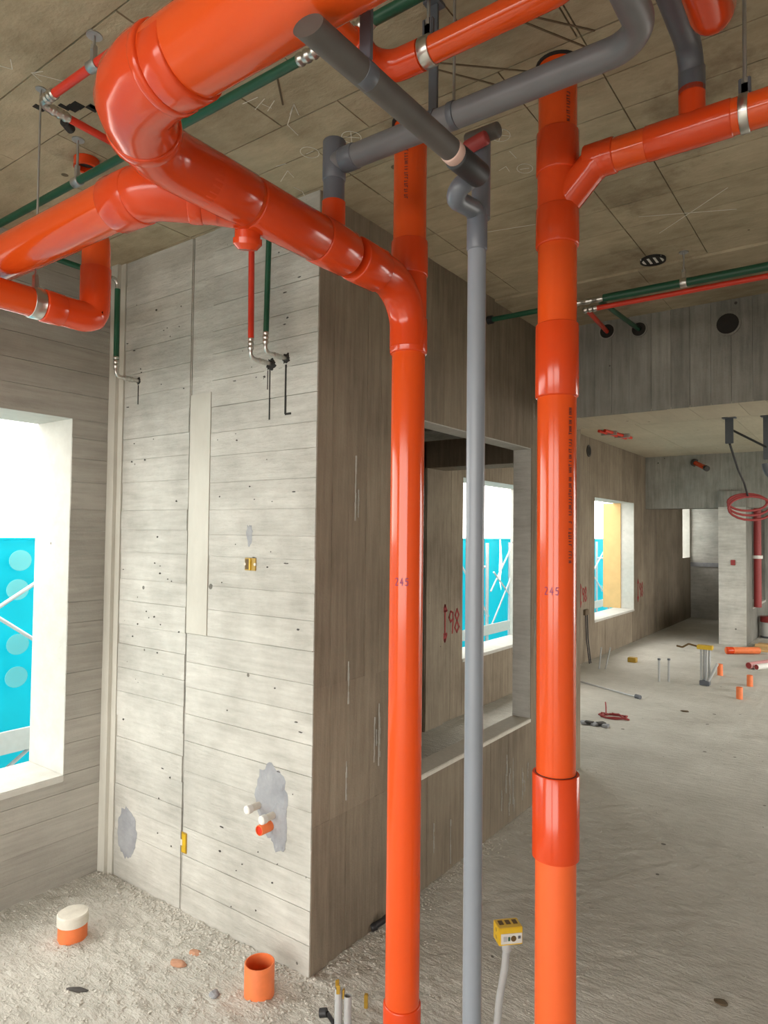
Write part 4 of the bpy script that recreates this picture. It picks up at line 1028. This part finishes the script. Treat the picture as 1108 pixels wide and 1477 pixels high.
t = thing('steel_rod', 'thin steel rod lying on the floor just behind the partition end', 'rod', (-2.2, 7.1, 0))
tube('rod', [(-2.75, 7.36, .012), (-1.894, 6.939, .012)], .008, 'galv', t, 10); tube('nut', [(-1.93, 6.955, .018), (-1.88, 6.93, .018)], .022, 'strap', t, 8)
t = thing('cable_scrap', 'tangle of thin red cable on the bare floor', 'cable', (-1.885, 6.08, 0))
tube('loop', [(-1.885+math.cos(a*.63)*.11*(1+.3*math.sin(a*2.1)), 6.08+math.sin(a*.63)*.07, .012+.008*math.sin(a*1.7)) for a in range(24)], .008, 'darkred', t, 8)
tube('tail', [(-1.95, 6.1, .012), (-1.99, 6.22, .05), (-2.02, 6.3, .07)], .006, 'darkred', t, 8)
t = thing('offcut', 'dark crushed scrap on the floor at the partition end', 'scrap', (-1.97, 5.76, 0))
for k in range(5): rot_box('flake', t, (-2.02+k*.045, 5.74+random.uniform(-.03, .03), .012+.006*(k % 2)), random.uniform(0, 3), .07, .05, .02, 'mdark' if k % 2 else 'patch', .002)
t = thing('wood_stake', 'two thin grey stakes leaning in the shade below the far window', 'stake', (-2.675, 8.2, 0))
for k in range(2): tube('stake', [(-2.70+k*.06, 8.18+k*.05, 0), (-2.68+k*.09, 8.2+k*.06, .26)], .009, 'conduit', t, 8)
chunk('stone_chip', 'flat brown chip midway on the bare far floor', 'stone chip', -1.42, 6.7, .03, 'chip', 1.2, .8, .3, 15)

# ================================================================== OUTSIDE: SCAFFOLD AND SAFETY NET
pb = box('jamb_panel', XE-TW-.16, XE-.2, 10.64, 10.66, WZ1, WZ2, 'wood_pale'); tag(pb, 'orange plywood panel on the outer jamb of the far window', 'board')
pb.location.y = -.004
YS = [-2.4+1.83*k for k in range(10)]
NX = -4.2
for k, (y0, y1) in enumerate(zip(YS, YS[1:])):
    lbl = 'teal safety net sheet tied to the scaffold, number %d from the camera' % (k+1)
    where = ['behind the camera', 'left of the near window', 'filling the near window', 'beyond the near window', 'hidden behind the pale wall', 'in the window seen through the opening', 'right of the opening window', 'in the far window', 'at the far end'][k]
    t = thing('safety_net', 'teal safety net sheet on the scaffold, ' + where, 'safety net', (NX, y0, -1.2), 'teal net sheets on the scaffold')
    bm = bmesh.new(); ny, nz = 12, 16; grid = []
    for layer in (0, 1):
        for j in range(nz+1):
            for i in range(ny+1):
                y = y0+.004+(y1-y0-.008)*i/ny; z = -1.4+2.945*j/nz
                x = NX + .03*math.sin(i*1.3+k)*math.sin(j*.7+1) + .012*math.sin(j*2.3+i) - layer*.004
                grid.append(bm.verts.new((x, y, z)))
    st_ = (ny+1)*(nz+1)
    for j in range(nz):
        for i in range(ny):
            a = j*(ny+1)+i; bm.faces.new([grid[q] for q in (a, a+1, a+ny+2, a+ny+1)]); bm.faces.new([grid[st_+q] for q in (a+ny+1, a+ny+2, a+1, a)])
    sh = add('sheet', bm, 'net', t, True)
    tube('top_cord', [(NX, y0, 1.545), (NX, y1, 1.545)], .008, 'net', t, 8)
    cc = [(2.014, 1.416), (2.003, 1.242), (2.012, .916), (2.009, .722)] if k == 2 else [(y0+.5, .62), (y0+1.3, .6)]
    for y, z in cc:
        bm = bmesh.new(); vs = [bm.verts.new((NX+.045, y+math.cos(q*math.pi/12)*.066, z+math.sin(q*math.pi/12)*.062)) for q in range(24)]
        f = bm.faces.new(vs); ex = bmesh.ops.extrude_face_region(bm, geom=[f]); bmesh.ops.translate(bm, vec=(.004, 0, 0), verts=[e for e in ex['geom'] if isinstance(e, bmesh.types.BMVert)])
        bmesh.ops.recalc_face_normals(bm, faces=bm.faces[:]); add('wind_vent', bm, 'netvent', sh)
sx = -3.9
for k, (y0, y1) in enumerate(zip(YS, YS[1:])):
    where = ['behind the camera', 'left of the near window', 'in the near window', 'beyond the near window', 'behind the pale wall', 'in the window seen through the opening', 'right of the opening window', 'in the far window', 'at the far end'][k]
    t = thing('scaffold_bay', 'steel scaffold bay with crossed braces and deck, ' + where, 'scaffold', (sx, y0, -1.4), 'scaffold bays outside the windows')
    yo = {2: 2.6, 5: 7.58, 7: y0+.9}.get(k, y0+.1)
    for xx in (sx, sx-.22): tube('upright', [(xx, yo, -1.4), (xx, yo, 1.5)], .021, 'tube', t, 12)
    tube('ledger', [(sx, yo, 1.2), (sx-.22, yo, 1.2)], .018, 'tube', t, 10)
    if k == 2: segs = [((1.28, .88), (2.4, 1.57)), ((1.28, 1.47), (2.9, .30)), ((1.3, -.05), (2.3, .60))]
    elif k == 5: segs = [((7.60, .45), (8.5, 1.38)), ((7.68, 1.137), (8.5, .58)), ((7.6, .90), (8.25, 1.5)), ((6.8, 1.3), (7.55, .6))]
    else: segs = [((y0+.1, .5), (y1-.1, 1.45)), ((y0+.1, 1.45), (y1-.1, .5))]
    for (a0, b0), (a1, b1) in segs: tube('brace', [(sx+.04, a0, b0), (sx+.04, a1, b1)], .011, 'tube', t, 10)
    d = box('deck', sx-.2, sx+.12, y0+.01, y1-.01, .40, .425, 'plank', t, .003)
    box('toe_board', sx+.12, sx+.135, y0+.01, y1-.01, .40, .52, 'plank', t, .002)
    for q in range(3): box('rib', sx-.16+q*.1, sx-.14+q*.1, y0+.03, y1-.03, .385, .40, 'plank', d)
